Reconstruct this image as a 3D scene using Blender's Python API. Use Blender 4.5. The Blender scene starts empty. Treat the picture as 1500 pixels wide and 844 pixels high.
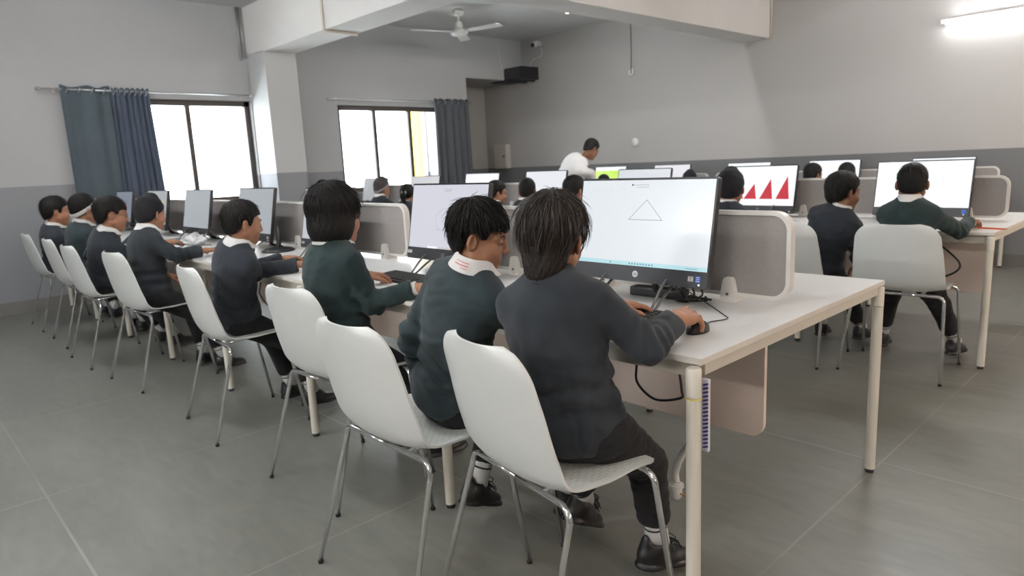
import bpy, bmesh, math, random
import numpy as np
from mathutils import Vector, Matrix
random.seed(7); np.random.seed(7)
PI = math.pi
sc = bpy.context.scene
COL = sc.collection

# ------------------------------------------------------------------ materials
def mat(name, color, rough=.6, metal=0., noise=0., nscale=8., bump=0., bscale=60., emit=None, estr=0., spec=.5, sheen=0., coat=0.):
    m = bpy.data.materials.new(name); m.use_nodes = True
    nt = m.node_tree; b = nt.nodes['Principled BSDF']
    b.inputs['Base Color'].default_value = (*color, 1)
    b.inputs['Roughness'].default_value = rough
    b.inputs['Metallic'].default_value = metal
    b.inputs['Specular IOR Level'].default_value = spec
    if sheen: b.inputs['Sheen Weight'].default_value = sheen
    if coat: b.inputs['Coat Weight'].default_value = coat
    if emit is not None:
        b.inputs['Emission Color'].default_value = (*emit, 1)
        b.inputs['Emission Strength'].default_value = estr
    if noise or bump:
        tc = nt.nodes.new('ShaderNodeTexCoord')
    if noise:
        n = nt.nodes.new('ShaderNodeTexNoise'); n.inputs['Scale'].default_value = nscale
        n.inputs['Detail'].default_value = 5
        nt.links.new(tc.outputs['Object'], n.inputs['Vector'])
        r = nt.nodes.new('ShaderNodeMapRange')
        r.inputs['From Min'].default_value = .3; r.inputs['From Max'].default_value = .7
        r.inputs['To Min'].default_value = 1 - noise; r.inputs['To Max'].default_value = 1 + noise
        nt.links.new(n.outputs['Fac'], r.inputs['Value'])
        mx = nt.nodes.new('ShaderNodeVectorMath'); mx.operation = 'SCALE'
        mx.inputs[0].default_value = color
        nt.links.new(r.outputs['Result'], mx.inputs['Scale'])
        nt.links.new(mx.outputs['Vector'], b.inputs['Base Color'])
    if bump:
        n2 = nt.nodes.new('ShaderNodeTexNoise'); n2.inputs['Scale'].default_value = bscale
        n2.inputs['Detail'].default_value = 3
        nt.links.new(tc.outputs['Object'], n2.inputs['Vector'])
        bp = nt.nodes.new('ShaderNodeBump'); bp.inputs['Strength'].default_value = bump
        bp.inputs['Distance'].default_value = .01
        nt.links.new(n2.outputs['Fac'], bp.inputs['Height'])
        nt.links.new(bp.outputs['Normal'], b.inputs['Normal'])
    return m

def two_tone(name, lo, hi, skirt, z1, zs, rough=.75):
    """painted wall: dado paint below z1, light paint above, tile skirting below zs"""
    m = mat(name, hi, rough)
    nt = m.node_tree; b = nt.nodes['Principled BSDF']
    g = nt.nodes.new('ShaderNodeNewGeometry'); s = nt.nodes.new('ShaderNodeSeparateXYZ')
    nt.links.new(g.outputs['Position'], s.inputs[0])
    def gt(v):
        c = nt.nodes.new('ShaderNodeMath'); c.operation = 'GREATER_THAN'; c.inputs[1].default_value = v
        nt.links.new(s.outputs['Z'], c.inputs[0]); return c
    nz = nt.nodes.new('ShaderNodeTexNoise'); nz.inputs['Scale'].default_value = 1.3; nz.inputs['Detail'].default_value = 6
    nt.links.new(g.outputs['Position'], nz.inputs['Vector'])
    m1 = nt.nodes.new('ShaderNodeMix'); m1.data_type = 'RGBA'
    m1.inputs['A'].default_value = (*lo, 1); m1.inputs['B'].default_value = (*hi, 1)
    nt.links.new(gt(z1).outputs[0], m1.inputs['Factor'])
    m2 = nt.nodes.new('ShaderNodeMix'); m2.data_type = 'RGBA'; m2.inputs['A'].default_value = (*skirt, 1)
    nt.links.new(m1.outputs['Result'], m2.inputs['B']); nt.links.new(gt(zs).outputs[0], m2.inputs['Factor'])
    r = nt.nodes.new('ShaderNodeMapRange'); r.inputs['To Min'].default_value = .95; r.inputs['To Max'].default_value = 1.05
    nt.links.new(nz.outputs['Fac'], r.inputs['Value'])
    sc_ = nt.nodes.new('ShaderNodeVectorMath'); sc_.operation = 'SCALE'
    nt.links.new(m2.outputs['Result'], sc_.inputs[0]); nt.links.new(r.outputs['Result'], sc_.inputs['Scale'])
    nt.links.new(sc_.outputs['Vector'], b.inputs['Base Color'])
    return m

def floor_mat():
    m = mat('floor_tile', (.12, .12, .105), .38)
    nt = m.node_tree; b = nt.nodes['Principled BSDF']; L = nt.links
    g = nt.nodes.new('ShaderNodeNewGeometry')
    n1 = nt.nodes.new('ShaderNodeTexNoise'); n1.inputs['Scale'].default_value = 1.6; n1.inputs['Detail'].default_value = 8; n1.inputs['Roughness'].default_value = .62
    n2 = nt.nodes.new('ShaderNodeTexNoise'); n2.inputs['Scale'].default_value = 9; n2.inputs['Detail'].default_value = 6; n2.inputs['Distortion'].default_value = 1.2
    mp = nt.nodes.new('ShaderNodeMapping'); mp.inputs['Scale'].default_value = (.5, 1.6, 1)
    L.new(g.outputs['Position'], mp.inputs['Vector'])
    L.new(mp.outputs['Vector'], n1.inputs['Vector']); L.new(mp.outputs['Vector'], n2.inputs['Vector'])
    ad = nt.nodes.new('ShaderNodeMath'); ad.operation = 'MULTIPLY_ADD'; ad.inputs[1].default_value = .5
    L.new(n2.outputs['Fac'], ad.inputs[0]); L.new(n1.outputs['Fac'], ad.inputs[2])
    rp = nt.nodes.new('ShaderNodeValToRGB')
    rp.color_ramp.elements[0].position = .45; rp.color_ramp.elements[0].color = (.125, .126, .112, 1)
    rp.color_ramp.elements[1].position = 1.05; rp.color_ramp.elements[1].color = (.205, .206, .186, 1)
    L.new(ad.outputs[0], rp.inputs['Fac'])
    # grout joints of the large tiles: lines every 1.26 m along y and 0.61 m along x
    sp = nt.nodes.new('ShaderNodeSeparateXYZ'); L.new(g.outputs['Position'], sp.inputs[0])
    def line(out, off, per, w):
        a = nt.nodes.new('ShaderNodeMath'); a.operation = 'SUBTRACT'; a.inputs[1].default_value = off; L.new(out, a.inputs[0])
        q = nt.nodes.new('ShaderNodeMath'); q.operation = 'PINGPONG'; q.inputs[1].default_value = per / 2; L.new(a.outputs[0], q.inputs[0])
        c = nt.nodes.new('ShaderNodeMath'); c.operation = 'LESS_THAN'; c.inputs[1].default_value = w; L.new(q.outputs[0], c.inputs[0]); return c
    l1 = line(sp.outputs['Y'], .372, 1.26, .0045); l2 = line(sp.outputs['X'], -.893, 1.22, .0045)
    mx = nt.nodes.new('ShaderNodeMath'); mx.operation = 'MAXIMUM'; L.new(l1.outputs[0], mx.inputs[0]); L.new(l2.outputs[0], mx.inputs[1])
    n3 = nt.nodes.new('ShaderNodeTexNoise'); n3.inputs['Scale'].default_value = .9; L.new(g.outputs['Position'], n3.inputs['Vector'])
    mr = nt.nodes.new('ShaderNodeMapRange'); mr.inputs['From Min'].default_value = .4; mr.inputs['From Max'].default_value = .62; mr.inputs['To Min'].default_value = .12; mr.inputs['To Max'].default_value = .75
    L.new(n3.outputs['Fac'], mr.inputs['Value'])
    mu = nt.nodes.new('ShaderNodeMath'); mu.operation = 'MULTIPLY'; L.new(mx.outputs[0], mu.inputs[0]); L.new(mr.outputs['Result'], mu.inputs[1])
    mm = nt.nodes.new('ShaderNodeMix'); mm.data_type = 'RGBA'; mm.inputs['B'].default_value = (.30, .29, .26, 1)
    L.new(mu.outputs[0], mm.inputs['Factor']); L.new(rp.outputs['Color'], mm.inputs['A'])
    L.new(mm.outputs['Result'], b.inputs['Base Color'])
    rr = nt.nodes.new('ShaderNodeMapRange'); rr.inputs['To Min'].default_value = .27; rr.inputs['To Max'].default_value = .5
    L.new(n1.outputs['Fac'], rr.inputs['Value']); L.new(rr.outputs['Result'], b.inputs['Roughness'])
    return m

def seat_mat():
    """white plastic with the woven-look relief of the seat side"""
    m = mat('seat_white_relief', (.72, .73, .70), .42)
    nt = m.node_tree; b = nt.nodes['Principled BSDF']; L = nt.links
    uv = nt.nodes.new('ShaderNodeUVMap')
    br = nt.nodes.new('ShaderNodeTexBrick'); br.inputs['Scale'].default_value = 1
    br.inputs['Brick Width'].default_value = .026; br.inputs['Row Height'].default_value = .013
    br.inputs['Mortar Size'].default_value = .0018; br.inputs['Mortar Smooth'].default_value = .6
    L.new(uv.outputs['UV'], br.inputs['Vector'])
    bp = nt.nodes.new('ShaderNodeBump'); bp.inputs['Strength'].default_value = .9; bp.inputs['Distance'].default_value = .004; bp.invert = True
    L.new(br.outputs['Fac'], bp.inputs['Height']); L.new(bp.outputs['Normal'], b.inputs['Normal'])
    mx = nt.nodes.new('ShaderNodeMix'); mx.data_type = 'RGBA'
    mx.inputs['A'].default_value = (.70, .71, .67, 1); mx.inputs['B'].default_value = (.52, .53, .49, 1)
    L.new(br.outputs['Fac'], mx.inputs['Factor']); L.new(mx.outputs['Result'], b.inputs['Base Color'])
    return m

def cloth_mat(name, color, scale=900., strength=.25, sheen=.12, streak=.22):
    m = mat(name, color, .9, 0, streak, 14, strength, scale, spec=.2, sheen=sheen)
    return m

def glass_mat():
    m = bpy.data.materials.new('window_glass'); m.use_nodes = True
    nt = m.node_tree; nt.nodes.clear()
    o = nt.nodes.new('ShaderNodeOutputMaterial'); mx = nt.nodes.new('ShaderNodeMixShader'); mx.inputs['Fac'].default_value = .06
    t = nt.nodes.new('ShaderNodeBsdfTransparent'); t.inputs['Color'].default_value = (.96, .98, .98, 1)
    g = nt.nodes.new('ShaderNodeBsdfGlossy'); g.inputs['Roughness'].default_value = .02
    nt.links.new(t.outputs[0], mx.inputs[1]); nt.links.new(g.outputs[0], mx.inputs[2]); nt.links.new(mx.outputs[0], o.inputs['Surface'])
    return m

WALL_HI = (.60, .60, .60); 
M = dict(
    wall_l=two_tone('wall_paint_side', (.265, .27, .285), (.44, .44, .445), (.19, .18, .165), 1.285, .13),
    wall_f=two_tone('wall_paint_far', (.155, .157, .16), (.42, .405, .39), (.12, .115, .105), 1.20, .13),
    pillar=two_tone('pillar_paint', (.265, .27, .285), (.52, .52, .52), (.19, .18, .165), 1.30, .13),
    ceil=mat('ceiling_paint', (.58, .575, .57), .85), beam=mat('beam_paint', (.72, .70, .68), .8, noise=.03, nscale=2),
    floor=floor_mat(), glass=glass_mat(), frame=mat('window_frame_bronze', (.055, .042, .036), .45),
    seat=seat_mat(), shell=mat('chair_white_plastic', (.67, .685, .67), .38, noise=.03, nscale=5),
    chrome=mat('chrome', (.88, .88, .89), .07, 1.), rubber=mat('black_rubber', (.015, .015, .015), .6),
    desk=mat('desk_white_laminate', (.80, .80, .79), .3, noise=.015, nscale=4), edge=mat('desk_cream_edge', (.74, .70, .65), .45),
    leg=mat('cream_powder_coat', (.70, .66, .58), .4, noise=.02), rail=mat('cream_rail', (.66, .62, .55), .45),
    fabric=mat('screen_grey_fabric', (.31, .285, .275), .9, noise=.04, nscale=60, bump=.15, bscale=700), trim=mat('screen_white_trim', (.74, .72, .69), .45),
    board=mat('beige_board', (.80, .67, .60), .6, noise=.04, nscale=6), clamp=mat('white_clamp', (.80, .78, .74), .4),
    black=mat('black_plastic', (.012, .0125, .014), .38), dark=mat('charcoal_plastic', (.03, .032, .036), .42, noise=.05, nscale=40),
    grey=mat('grey_metal', (.16, .16, .16), .4, .8), key=mat('key_black', (.02, .02, .022), .5), cable=mat('black_cable', (.012, .012, .012), .5),
    white=mat('white_plastic', (.78, .77, .74), .4), skin=mat('skin_brown', (.37, .178, .105), .5, noise=.08, nscale=25, spec=.4),
    skin2=mat('skin_deep_brown', (.25, .115, .066), .5, noise=.08, nscale=25, spec=.4), lip=mat('lip', (.30, .11, .085), .45),
    hair=mat('hair_black', (.0062, .0056, .0054), .62, noise=.25, nscale=60, spec=.2), hair_b=mat('hair_dark_brown', (.0135, .0100, .0082), .46, noise=.3, nscale=60, spec=.32),
    eye=mat('eye_white', (.75, .72, .68), .2), iris=mat('iris_dark', (.012, .008, .006), .15),
    sweater=cloth_mat('sweater_charcoal', (.0215, .0262, .032)), sweater_g=cloth_mat('sweater_bottle_green', (.020, .036, .037)), sweater_t=cloth_mat('sweater_slate_green', (.027, .040, .045)),
    sweater_n=cloth_mat('sweater_navy_grey', (.023, .028, .036)),
    trouser=cloth_mat('trouser_black', (.014, .014, .0155), 1400, .12, .05), shirt=cloth_mat('white_shirt', (.74, .73, .72), 500, .08, 0, .03),
    sock=cloth_mat('white_sock', (.66, .66, .65), 900, .25, 0, .06), shoe=mat('black_shoe', (.009, .009, .010), .38, noise=.1, bump=.08, bscale=40), sole=mat('shoe_sole', (.012, .012, .013), .6),
    patka=cloth_mat('black_head_cloth', (.011, .011, .014), 900, .15, .05), patka_g=cloth_mat('brown_grey_head_cloth', (.055, .045, .048), 900, .15, .05), band=cloth_mat('white_head_band', (.62, .60, .58), 900, .15, 0, .05), band_g=cloth_mat('grey_head_band', (.30, .29, .29), 900, .15, 0, .05),
    curtain=mat('curtain_slate', (.060, .082, .098), .75, noise=.12, nscale=3, bump=.1, bscale=500, sheen=.1), curtain_b=mat('curtain_blue_grey', (.072, .092, .135), .7, noise=.12, nscale=3, bump=.1, bscale=500, sheen=.1),
    curtain_d=mat('curtain_dark_grey', (.075, .08, .092), .8, noise=.1, nscale=3, bump=.1, bscale=500),
    steel=mat('brushed_steel', (.6, .6, .6), .3, 1.), cream=mat('cream_metal', (.52, .49, .43), .5), fan=mat('fan_white', (.70, .68, .65), .4),
    red_ink=mat('red_print', (.75, .03, .06), .6), blue=mat('blue_sticker', (.02, .12, .55), .4), strip=mat('pale_strip', (.70, .70, .80), .5), strip_b=mat('blue_mark', (.03, .03, .22), .5),
    yellow=mat('yellow_tape', (.8, .65, .05), .5), orange=mat('orange_pencil', (.75, .11, .03), .4), copper=mat('brass_pin', (.8, .45, .2), .3, 1.), bag=mat('clear_bag', (.85, .86, .87), .15, spec=.8),
    out=mat('yellow_render', (.50, .36, .045), .8), hair_hi=mat('hair_brown_strand', (.045, .031, .024), .42, spec=.4),
)
_em = {}
def emis(color, s):
    k = (*[round(c, 3) for c in color], round(s, 3))
    if k not in _em: _em[k] = mat('screen_light', (.01, .01, .01), .25, emit=color, estr=s)
    return _em[k]

# ------------------------------------------------------------------ objects
def link(name, me, parent=None, loc=None, rot=None):
    o = bpy.data.objects.new(name, me); COL.objects.link(o)
    if parent is not None: o.parent = parent
    if loc is not None: o.location = loc
    if rot is not None: o.rotation_euler = rot
    return o
def tag(o, label=None, cat=None, group=None, kind=None):
    if label: o['label'] = label
    if cat: o['category'] = cat
    if group: o['group'] = group
    if kind: o['kind'] = kind
    return o
def thing(name, label, cat, loc=(0, 0, 0), rz=0, group=None):
    return tag(link(name, None, None, loc, (0, 0, rz)), label, cat, group)
def copy_tree(o, parent=None):
    c = o.copy(); COL.objects.link(c)
    if parent is not None: c.parent = parent
    for ch in list(o.children): copy_tree(ch, c)
    return c

class MB:
    def __init__(s): s.v = []; s.f = []; s.mi = []; s.n = 0; s.uv = None
    def add(s, v, f, mi=0):
        v = np.asarray(v, float).reshape(-1, 3); s.v.append(v)
        s.f += [tuple(int(i) + s.n for i in q) for q in f]; s.mi += [mi] * len(f); s.n += len(v); return s
    def box(s, c, d, mi=0, rz=0, R=None, bevel=0):
        bm = bmesh.new(); bmesh.ops.create_cube(bm, size=1)
        bmesh.ops.scale(bm, vec=d, verts=bm.verts)
        if bevel: bmesh.ops.bevel(bm, geom=list(bm.edges), offset=bevel, segments=2, affect='EDGES', profile=.7)
        v = np.array([x.co for x in bm.verts]); bm.verts.index_update(); f = [[x.index for x in p.verts] for p in bm.faces]; bm.free()
        if R is not None: v = v @ np.array(R).T
        elif rz: v = v @ np.array(Matrix.Rotation(rz, 3, 'Z')).T
        return s.add(v + np.array(c), f, mi)
    def tube(s, pts, r, mi=0, n=8, caps=True):
        P = np.array(pts, float); m = len(P); r = np.ones(m) * r if np.isscalar(r) else np.array(r)
        T = np.gradient(P, axis=0); T /= np.linalg.norm(T, axis=1)[:, None] + 1e-12
        a = np.array([0, 0, 1.]) if abs(T[0][2]) < .9 else np.array([1., 0, 0]); u = np.cross(a, T[0]); u /= np.linalg.norm(u)
        V = []
        for i in range(m):
            u = u - T[i] * (u @ T[i]); u /= np.linalg.norm(u); w = np.cross(T[i], u)
            for k in range(n):
                t = 2 * PI * k / n; V.append(P[i] + r[i] * (math.cos(t) * u + math.sin(t) * w))
        F = [(i * n + k, i * n + (k + 1) % n, (i + 1) * n + (k + 1) % n, (i + 1) * n + k) for i in range(m - 1) for k in range(n)]
        if caps: F += [tuple(range(n))[::-1], tuple((m - 1) * n + k for k in range(n))]
        return s.add(V, F, mi)
    def cyl(s, a, b, r, mi=0, n=24, r2=None):
        return s.tube([a, b], [r, r if r2 is None else r2], mi, n)
    def lathe(s, prof, c=(0, 0, 0), mi=0, n=24, R=None):
        V = [(p[0] * math.cos(2 * PI * k / n), p[0] * math.sin(2 * PI * k / n), p[1]) for p in prof for k in range(n)]
        F = [(i * n + k, i * n + (k + 1) % n, (i + 1) * n + (k + 1) % n, (i + 1) * n + k) for i in range(len(prof) - 1) for k in range(n)]
        F += [tuple(range(n))[::-1], tuple((len(prof) - 1) * n + k for k in range(n))]
        V = np.array(V)
        if R is not None: V = V @ np.array(R).T
        return s.add(V + np.array(c), F, mi)
    def plate(s, outline, y0, y1, mi=0):
        """outline in (x,z), extruded along y"""
        n = len(outline); V = [(x, y0, z) for x, z in outline] + [(x, y1, z) for x, z in outline]
        F = [tuple(range(n)), tuple(range(n, 2 * n))[::-1]] + [(k, k + n, (k + 1) % n + n, (k + 1) % n) for k in range(n)]
        return s.add(V, F, mi)
    def build(s, name, mats, parent=None, smooth=False, loc=None, rot=None, fix=True):
        me = bpy.data.meshes.new(name)
        v = np.concatenate(s.v) if s.v else np.zeros((0, 3))
        me.from_pydata(v.tolist(), [], s.f)
        if not isinstance(mats, (list, tuple)): mats = [mats]
        for m in mats: me.materials.append(m)
        me.polygons.foreach_set('material_index', s.mi)
        if fix:
            bm = bmesh.new(); bm.from_mesh(me); bmesh.ops.recalc_face_normals(bm, faces=bm.faces); bm.to_mesh(me); bm.free()
        if smooth:
            me.polygons.foreach_set('use_smooth', [True] * len(me.polygons))
            if smooth == 'auto':
                me.set_sharp_from_angle(angle=math.radians(40))
        return link(name, me, parent, loc, rot)

def catmull(pts, n=8):
    P = [np.array(p, float) for p in pts]; P = [2 * P[0] - P[1]] + P + [2 * P[-1] - P[-2]]; out = []
    for i in range(1, len(P) - 2):
        for k in range(n):
            t = k / n; a, b, c, d = P[i - 1], P[i], P[i + 1], P[i + 2]
            out.append(.5 * (2 * b + (c - a) * t + (2 * a - 5 * b + 4 * c - d) * t * t + (3 * b - a - 3 * c + d) * t ** 3))
    out.append(P[-2]); return np.array(out)
def rrect(w, h, r, n=6, cx=0, cz=0):
    o = []
    for sx, sz, a0 in ((1, 1, 0), (-1, 1, 90), (-1, -1, 180), (1, -1, 270)):
        for k in range(n + 1):
            a = math.radians(a0 + 90 * k / n); o.append((cx + sx * (w / 2 - r) + r * math.cos(a), cz + sz * (h / 2 - r) + r * math.sin(a)))
    return o
def text_mesh(txt, size, shear=0):
    cu = bpy.data.curves.new('txt', 'FONT'); cu.body = txt; cu.size = size; cu.shear = shear; cu.align_x = 'CENTER'; cu.align_y = 'CENTER'; cu.resolution_u = 3
    o = bpy.data.objects.new('txt', cu); COL.objects.link(o)
    me = bpy.data.meshes.new_from_object(o.evaluated_get(bpy.context.evaluated_depsgraph_get()))
    v = np.array([x.co for x in me.vertices]); f = [list(p.vertices) for p in me.polygons]
    bpy.data.objects.remove(o); bpy.data.curves.remove(cu); bpy.data.meshes.remove(me)
    return v, f

# ------------------------------------------------------------------ the room
WX, FY, CZ = -8.48, 8.42, 3.28           # left wall, far wall, ceiling height
RX, NY = 3.2, -3.0                       # right wall, near wall
def struct(name, mb, m, **k): return tag(mb.build(name, m, **k), kind='structure')
b = MB(); b.box((-3.2, 2.7, -.06), (14, 12.4, .12)); struct('floor', b, M['floor'])
b = MB(); b.box((-3.2, 2.7, CZ + .06), (14, 12.4, .12)); struct('ceiling', b, M['ceil'])
# left wall with two window openings and the alcove at its far end
TH = .16
W1 = (2.42, 3.69, .98, 2.19); W2 = (4.88, 7.0, .98, 2.17); AL = 7.18; HZ = 2.63
b = MB()
def wy(y0, y1, z0, z1): b.box((WX - TH / 2, (y0 + y1) / 2, (z0 + z1) / 2), (TH, y1 - y0, z1 - z0))
wy(NY, W1[0], 0, CZ); wy(W1[0], W1[1], 0, W1[2]); wy(W1[0], W1[1], W1[3], CZ); wy(W1[1], W2[0], 0, CZ)
wy(W2[0], W2[1], 0, W2[2]); wy(W2[0], W2[1], W2[3], CZ); wy(W2[1], AL, 0, CZ); wy(AL, FY, HZ, CZ)
struct('wall_left', b, M['wall_l'])
b = MB(); b.box((-9.45 - .05, 7.8, 1.32), (.1, 1.5, 2.64)); b.box((WX - TH - .43, AL - .05, 1.32), (.86, .1, 2.64)); b.box((WX - TH - .43, 7.82, HZ + .05), (.86, 1.3, .1))
struct('wall_alcove', b, M['wall_f'])
b = MB(); b.box((-3.2, FY + .08, CZ / 2), (13.4, .16, CZ)); struct('wall_far', b, M['wall_f'])
b = MB(); b.box((RX + .08, 2.7, CZ / 2), (.16, 11.6, CZ)); struct('wall_right', b, M['wall_l'])
b = MB(); b.box((-2.7, NY - .08, CZ / 2), (12, .16, CZ)); struct('wall_near', b, M['wall_l'])
# pillar and beams
b = MB(); b.box((WX + .235, 3.905, 1.365), (.47, .40, 2.73)); struct('trim_pillar', b, M['pillar'])
BZ = 2.715
b = MB(); b.box(((WX + RX) / 2, 3.905, (BZ + CZ) / 2), (RX - WX, .40, CZ - BZ), bevel=.008); struct('trim_beam_across', b, M['beam'])
b = MB(); b.box((-4.28, (4.105 + FY) / 2, (2.64 + CZ) / 2), (.34, FY - 4.105, CZ - 2.64), bevel=.008); struct('trim_beam_along', b, M['beam'])

def window(name, y0, y1, z0, z1, muls):
    root = tag(link(name, None, None, (WX - .10, (y0 + y1) / 2, z0)), kind='structure')
    cy = (y0 + y1) / 2; h = z1 - z0; f = MB(); t = .065
    f.box((0, 0, t / 2), (.07, y1 - y0, t)); f.box((0, 0, h - t / 2), (.07, y1 - y0, t))
    f.box((0, y0 - cy + t / 2, h / 2), (.07, t, h)); f.box((0, y1 - cy - t / 2, h / 2), (.07, t, h))
    for m, w in muls: f.box((0, m - cy, h / 2), (.05, w, h - 2 * t))
    f.build('window_frame', M['frame'], root)
    ys = [y0] + [m for m, _ in muls] + [y1]
    for a, c in zip(ys[:-1], ys[1:]):
        g = MB(); g.box((-.005 if a == y0 else .006, (a + c) / 2 - cy, h / 2), (.005, c - a - .02, h - .06)); g.build('glass_pane', M['glass'], root)
    return root
window('window_1', *W1, [(2.95, .055)])
window('window_2', *W2, [(5.50, .055), (6.11, .055)])
for i, w in ((1, W1), (2, W2)):
    b = MB(); b.box((WX + .01, (w[0] + w[1]) / 2, w[2] - .012), (.06, w[1] - w[0] + .06, .025), bevel=.004); struct('trim_sill_%d' % i, b, M['pillar'])
# what stands outside beyond the glass: a yellow rendered house wall close to the second window
b = MB(); b.box((-12.4, 11.2, 2.0), (.4, 4.6, 4.4)); b.box((-12.4, 11.2, 4.3), (.7, 4.9, .2)); b.box((-12.15, 10.6, 1.7), (.1, .9, 1.1))
tag(b.build('building', M['out']), 'yellow rendered house wall seen outside the second window', 'building')

def curtain(name, label, y0, y1, ztop, zbot, folds, m, amp=.035, taper=0.):
    root = thing(name, label, 'curtain', (WX + .09, (y0 + y1) / 2, zbot))
    n = folds * 12; cols = []; nz = 14
    V = []; F = []
    for k in range(nz + 1):
        t = k / nz; z = t * (ztop - zbot)
        for i in range(n + 1):
            s = i / n; ph = s * folds * 2 * PI + .5 * math.sin(s * 9)
            a = amp * (.75 + .25 * math.sin(s * 17 + 1)) * (1.05 - .25 * t)
            yy = (y0 - (y0 + y1) / 2) + s * (y1 - y0) + .012 * math.sin(ph * 2) * (1 - t) + taper * (1 - t) * (s - .3) * .25
            V.append((a * math.sin(ph), yy, z + (.012 * math.cos(ph) if k == nz else 0)))
    w = n + 1
    F = [(k * w + i, k * w + i + 1, (k + 1) * w + i + 1, (k + 1) * w + i) for k in range(nz) for i in range(n)]
    mb = MB(); mb.add(V, F); o = mb.build('cloth', m, root, True, fix=False)
    md = o.modifiers.new('thick', 'SOLIDIFY'); md.thickness = .004
    for j in range(folds * 2 if folds < 4 else folds):
        s = (j + .5) / (folds * 2 if folds < 4 else folds)
        g = MB(); c = (0, (y0 - (y0 + y1) / 2) + s * (y1 - y0), ztop - zbot - .045)
        t = np.linspace(0, 2 * PI, 15)
        g.tube([(c[0] + .027 * math.cos(a), c[1] + .012 * math.sin(a), c[2] + .027 * math.sin(a)) for a in t], .006, 0, 6, False)
        g.build('eyelet', M['steel'], root, True)
    return root
curtain('curtain', 'flat slate grey curtain panel hanging leftmost beside the left window', 1.66, 2.12, 2.285, .62, 2, M['curtain'], .022)
curtain('curtain', 'tightly pleated blue grey curtain against the left edge of the left window', 2.13, 2.50, 2.275, .62, 7, M['curtain_b'], .03, .3)
curtain('curtain', 'dark grey pleated curtain gathered at the right of the second window', 6.46, 7.12, 2.28, .62, 5, M['curtain_d'], .035, .2)
def rod(label, y0, y1, z0, z1):
    r = thing('curtain_rod', label, 'curtain rod', (WX + .09, y0, z0))
    mb = MB(); mb.tube([(0, 0, 0), (0, y1 - y0, z1 - z0)], .0095, 0, 10); mb.build('pole', M['steel'], r, True)
    for s in (0, 1):
        e = MB(); yy = s * (y1 - y0); sg = -1 if s == 0 else 1
        e.lathe([(.011, 0), (.017, .012), (.02, .03), (.012, .05), (.003, .055)], (0, yy, s * (z1 - z0)), R=Matrix.Rotation(sg * -PI / 2, 3, 'X')); e.build('finial', M['steel'], r, True)
        q = MB(); yb = .12 if s == 0 else (y1 - y0) - .08
        q.box((-.045, yb, s * (z1 - z0)), (.09, .014, .014)); q.box((-.085, yb, s * (z1 - z0)), (.008, .03, .06), bevel=.002); q.build('bracket', M['steel'], r)
rod('steel curtain rod over the left window', 1.50, 3.64, 2.25, 2.245)
rod('steel curtain rod over the second window', 4.74, 7.16, 2.235, 2.245)

# far wall and ceiling fittings
r = thing('ceiling_fan', 'white three bladed ceiling fan hanging beyond the beams', 'fan', (-7.2, 6.03, CZ))
b = MB(); b.lathe([(.02, -.0), (.06, -.005), (.075, -.03), (.06, -.07), (.02, -.085)]); b.build('canopy', M['fan'], r, True)
b = MB(); b.cyl((0, 0, -.06), (0, 0, -.2), .013); b.build('down_rod', M['fan'], r, True)
b = MB(); b.lathe([(.02, -.14), (.045, -.155), (.055, -.2), (.05, -.235), (.085, -.245), (.115, -.262), (.118, -.295), (.095, -.318), (.05, -.33), (.01, -.332)]); b.build('motor', M['fan'], r, True)
for k in range(3):
    a = math.radians(-107 + 120 * k) ; R = Matrix.Rotation(a, 3, 'Z') @ Matrix.Rotation(math.radians(-7), 3, 'X')
    b = MB()
    o = [(.10, -.03), (.20, -.06), (.62, -.072), (.655, -.05), (.655, .05), (.62, .072), (.20, .06), (.10, .03)]
    V = [(x, y, z) for z in (-.003, .003) for x, y in o]; n = len(o)
    F = [tuple(range(n))[::-1], tuple(range(n, 2 * n))] + [(i, (i + 1) % n, (i + 1) % n + n, i + n) for i in range(n)]
    b.add(np.array(V) @ np.array(R).T + np.array((0, 0, -.275)), F); b.build('blade', M['fan'], r)
def tube_light(label, c, ax, L=1.2, out=(0, -1, 0), strength=1.0, color=(1, .985, .95)):
    r = thing('tube_light', label, 'tube light', c, 0)
    a = np.array(ax, float); o = np.array(out, float)
    mb = MB(); d = np.abs(a) * L + (1 - np.abs(a)) * .045; mb.box(-o * .028, tuple(d), bevel=.004); mb.build('housing', M['white'], r)
    mb = MB(); mb.tube([-a * (L / 2 - .05) + o * .026 + np.array((0, 0, -.014)), a * (L / 2 - .05) + o * .026 + np.array((0, 0, -.014))], .019, 0, 12); mb.build('tube', emis(color, strength), r, True)
    for s in (-1, 1):
        mb = MB(); mb.box(a * s * (L / 2 - .03) + o * .01, tuple(np.abs(a) * .05 + (1 - np.abs(a)) * .042), bevel=.004); mb.build('end_cap', M['white'], r)
TS = 230
tube_light('lit white tube light high on the far wall at the right', (-1.62, FY - .06, 2.505), (1, 0, 0), 1.25, (0, -1, 0), TS * .14, (.97, .99, 1.0))
r = thing('hanging_cord', 'thin grey cord with a white end hanging down the far wall', 'cord', (-6.19, FY - .03, 2.46))
b = MB(); b.tube([(0, 0, .05), (.004, 0, .4), (0, 0, .82)], .006, 0, 6); b.build('cord', M['grey'], r, True)
b = MB(); b.tube(catmull([(-.02, 0, .07), (-.03, 0, .02), (0, 0, 0), (.03, 0, .02), (.022, 0, .09)], 5), .014, 0, 8); b.build('hook', M['white'], r, True)
r = thing('wall_switch', 'round white wall fitting on the far wall right of the standing man', 'switch', (-6.15, FY, 1.50))
b = MB(); b.lathe([(.06, 0), (.06, .018), (.05, .03), (.0, .033)], R=Matrix.Rotation(PI / 2, 3, 'X')); b.build('cover', M['white'], r, True)
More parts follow.
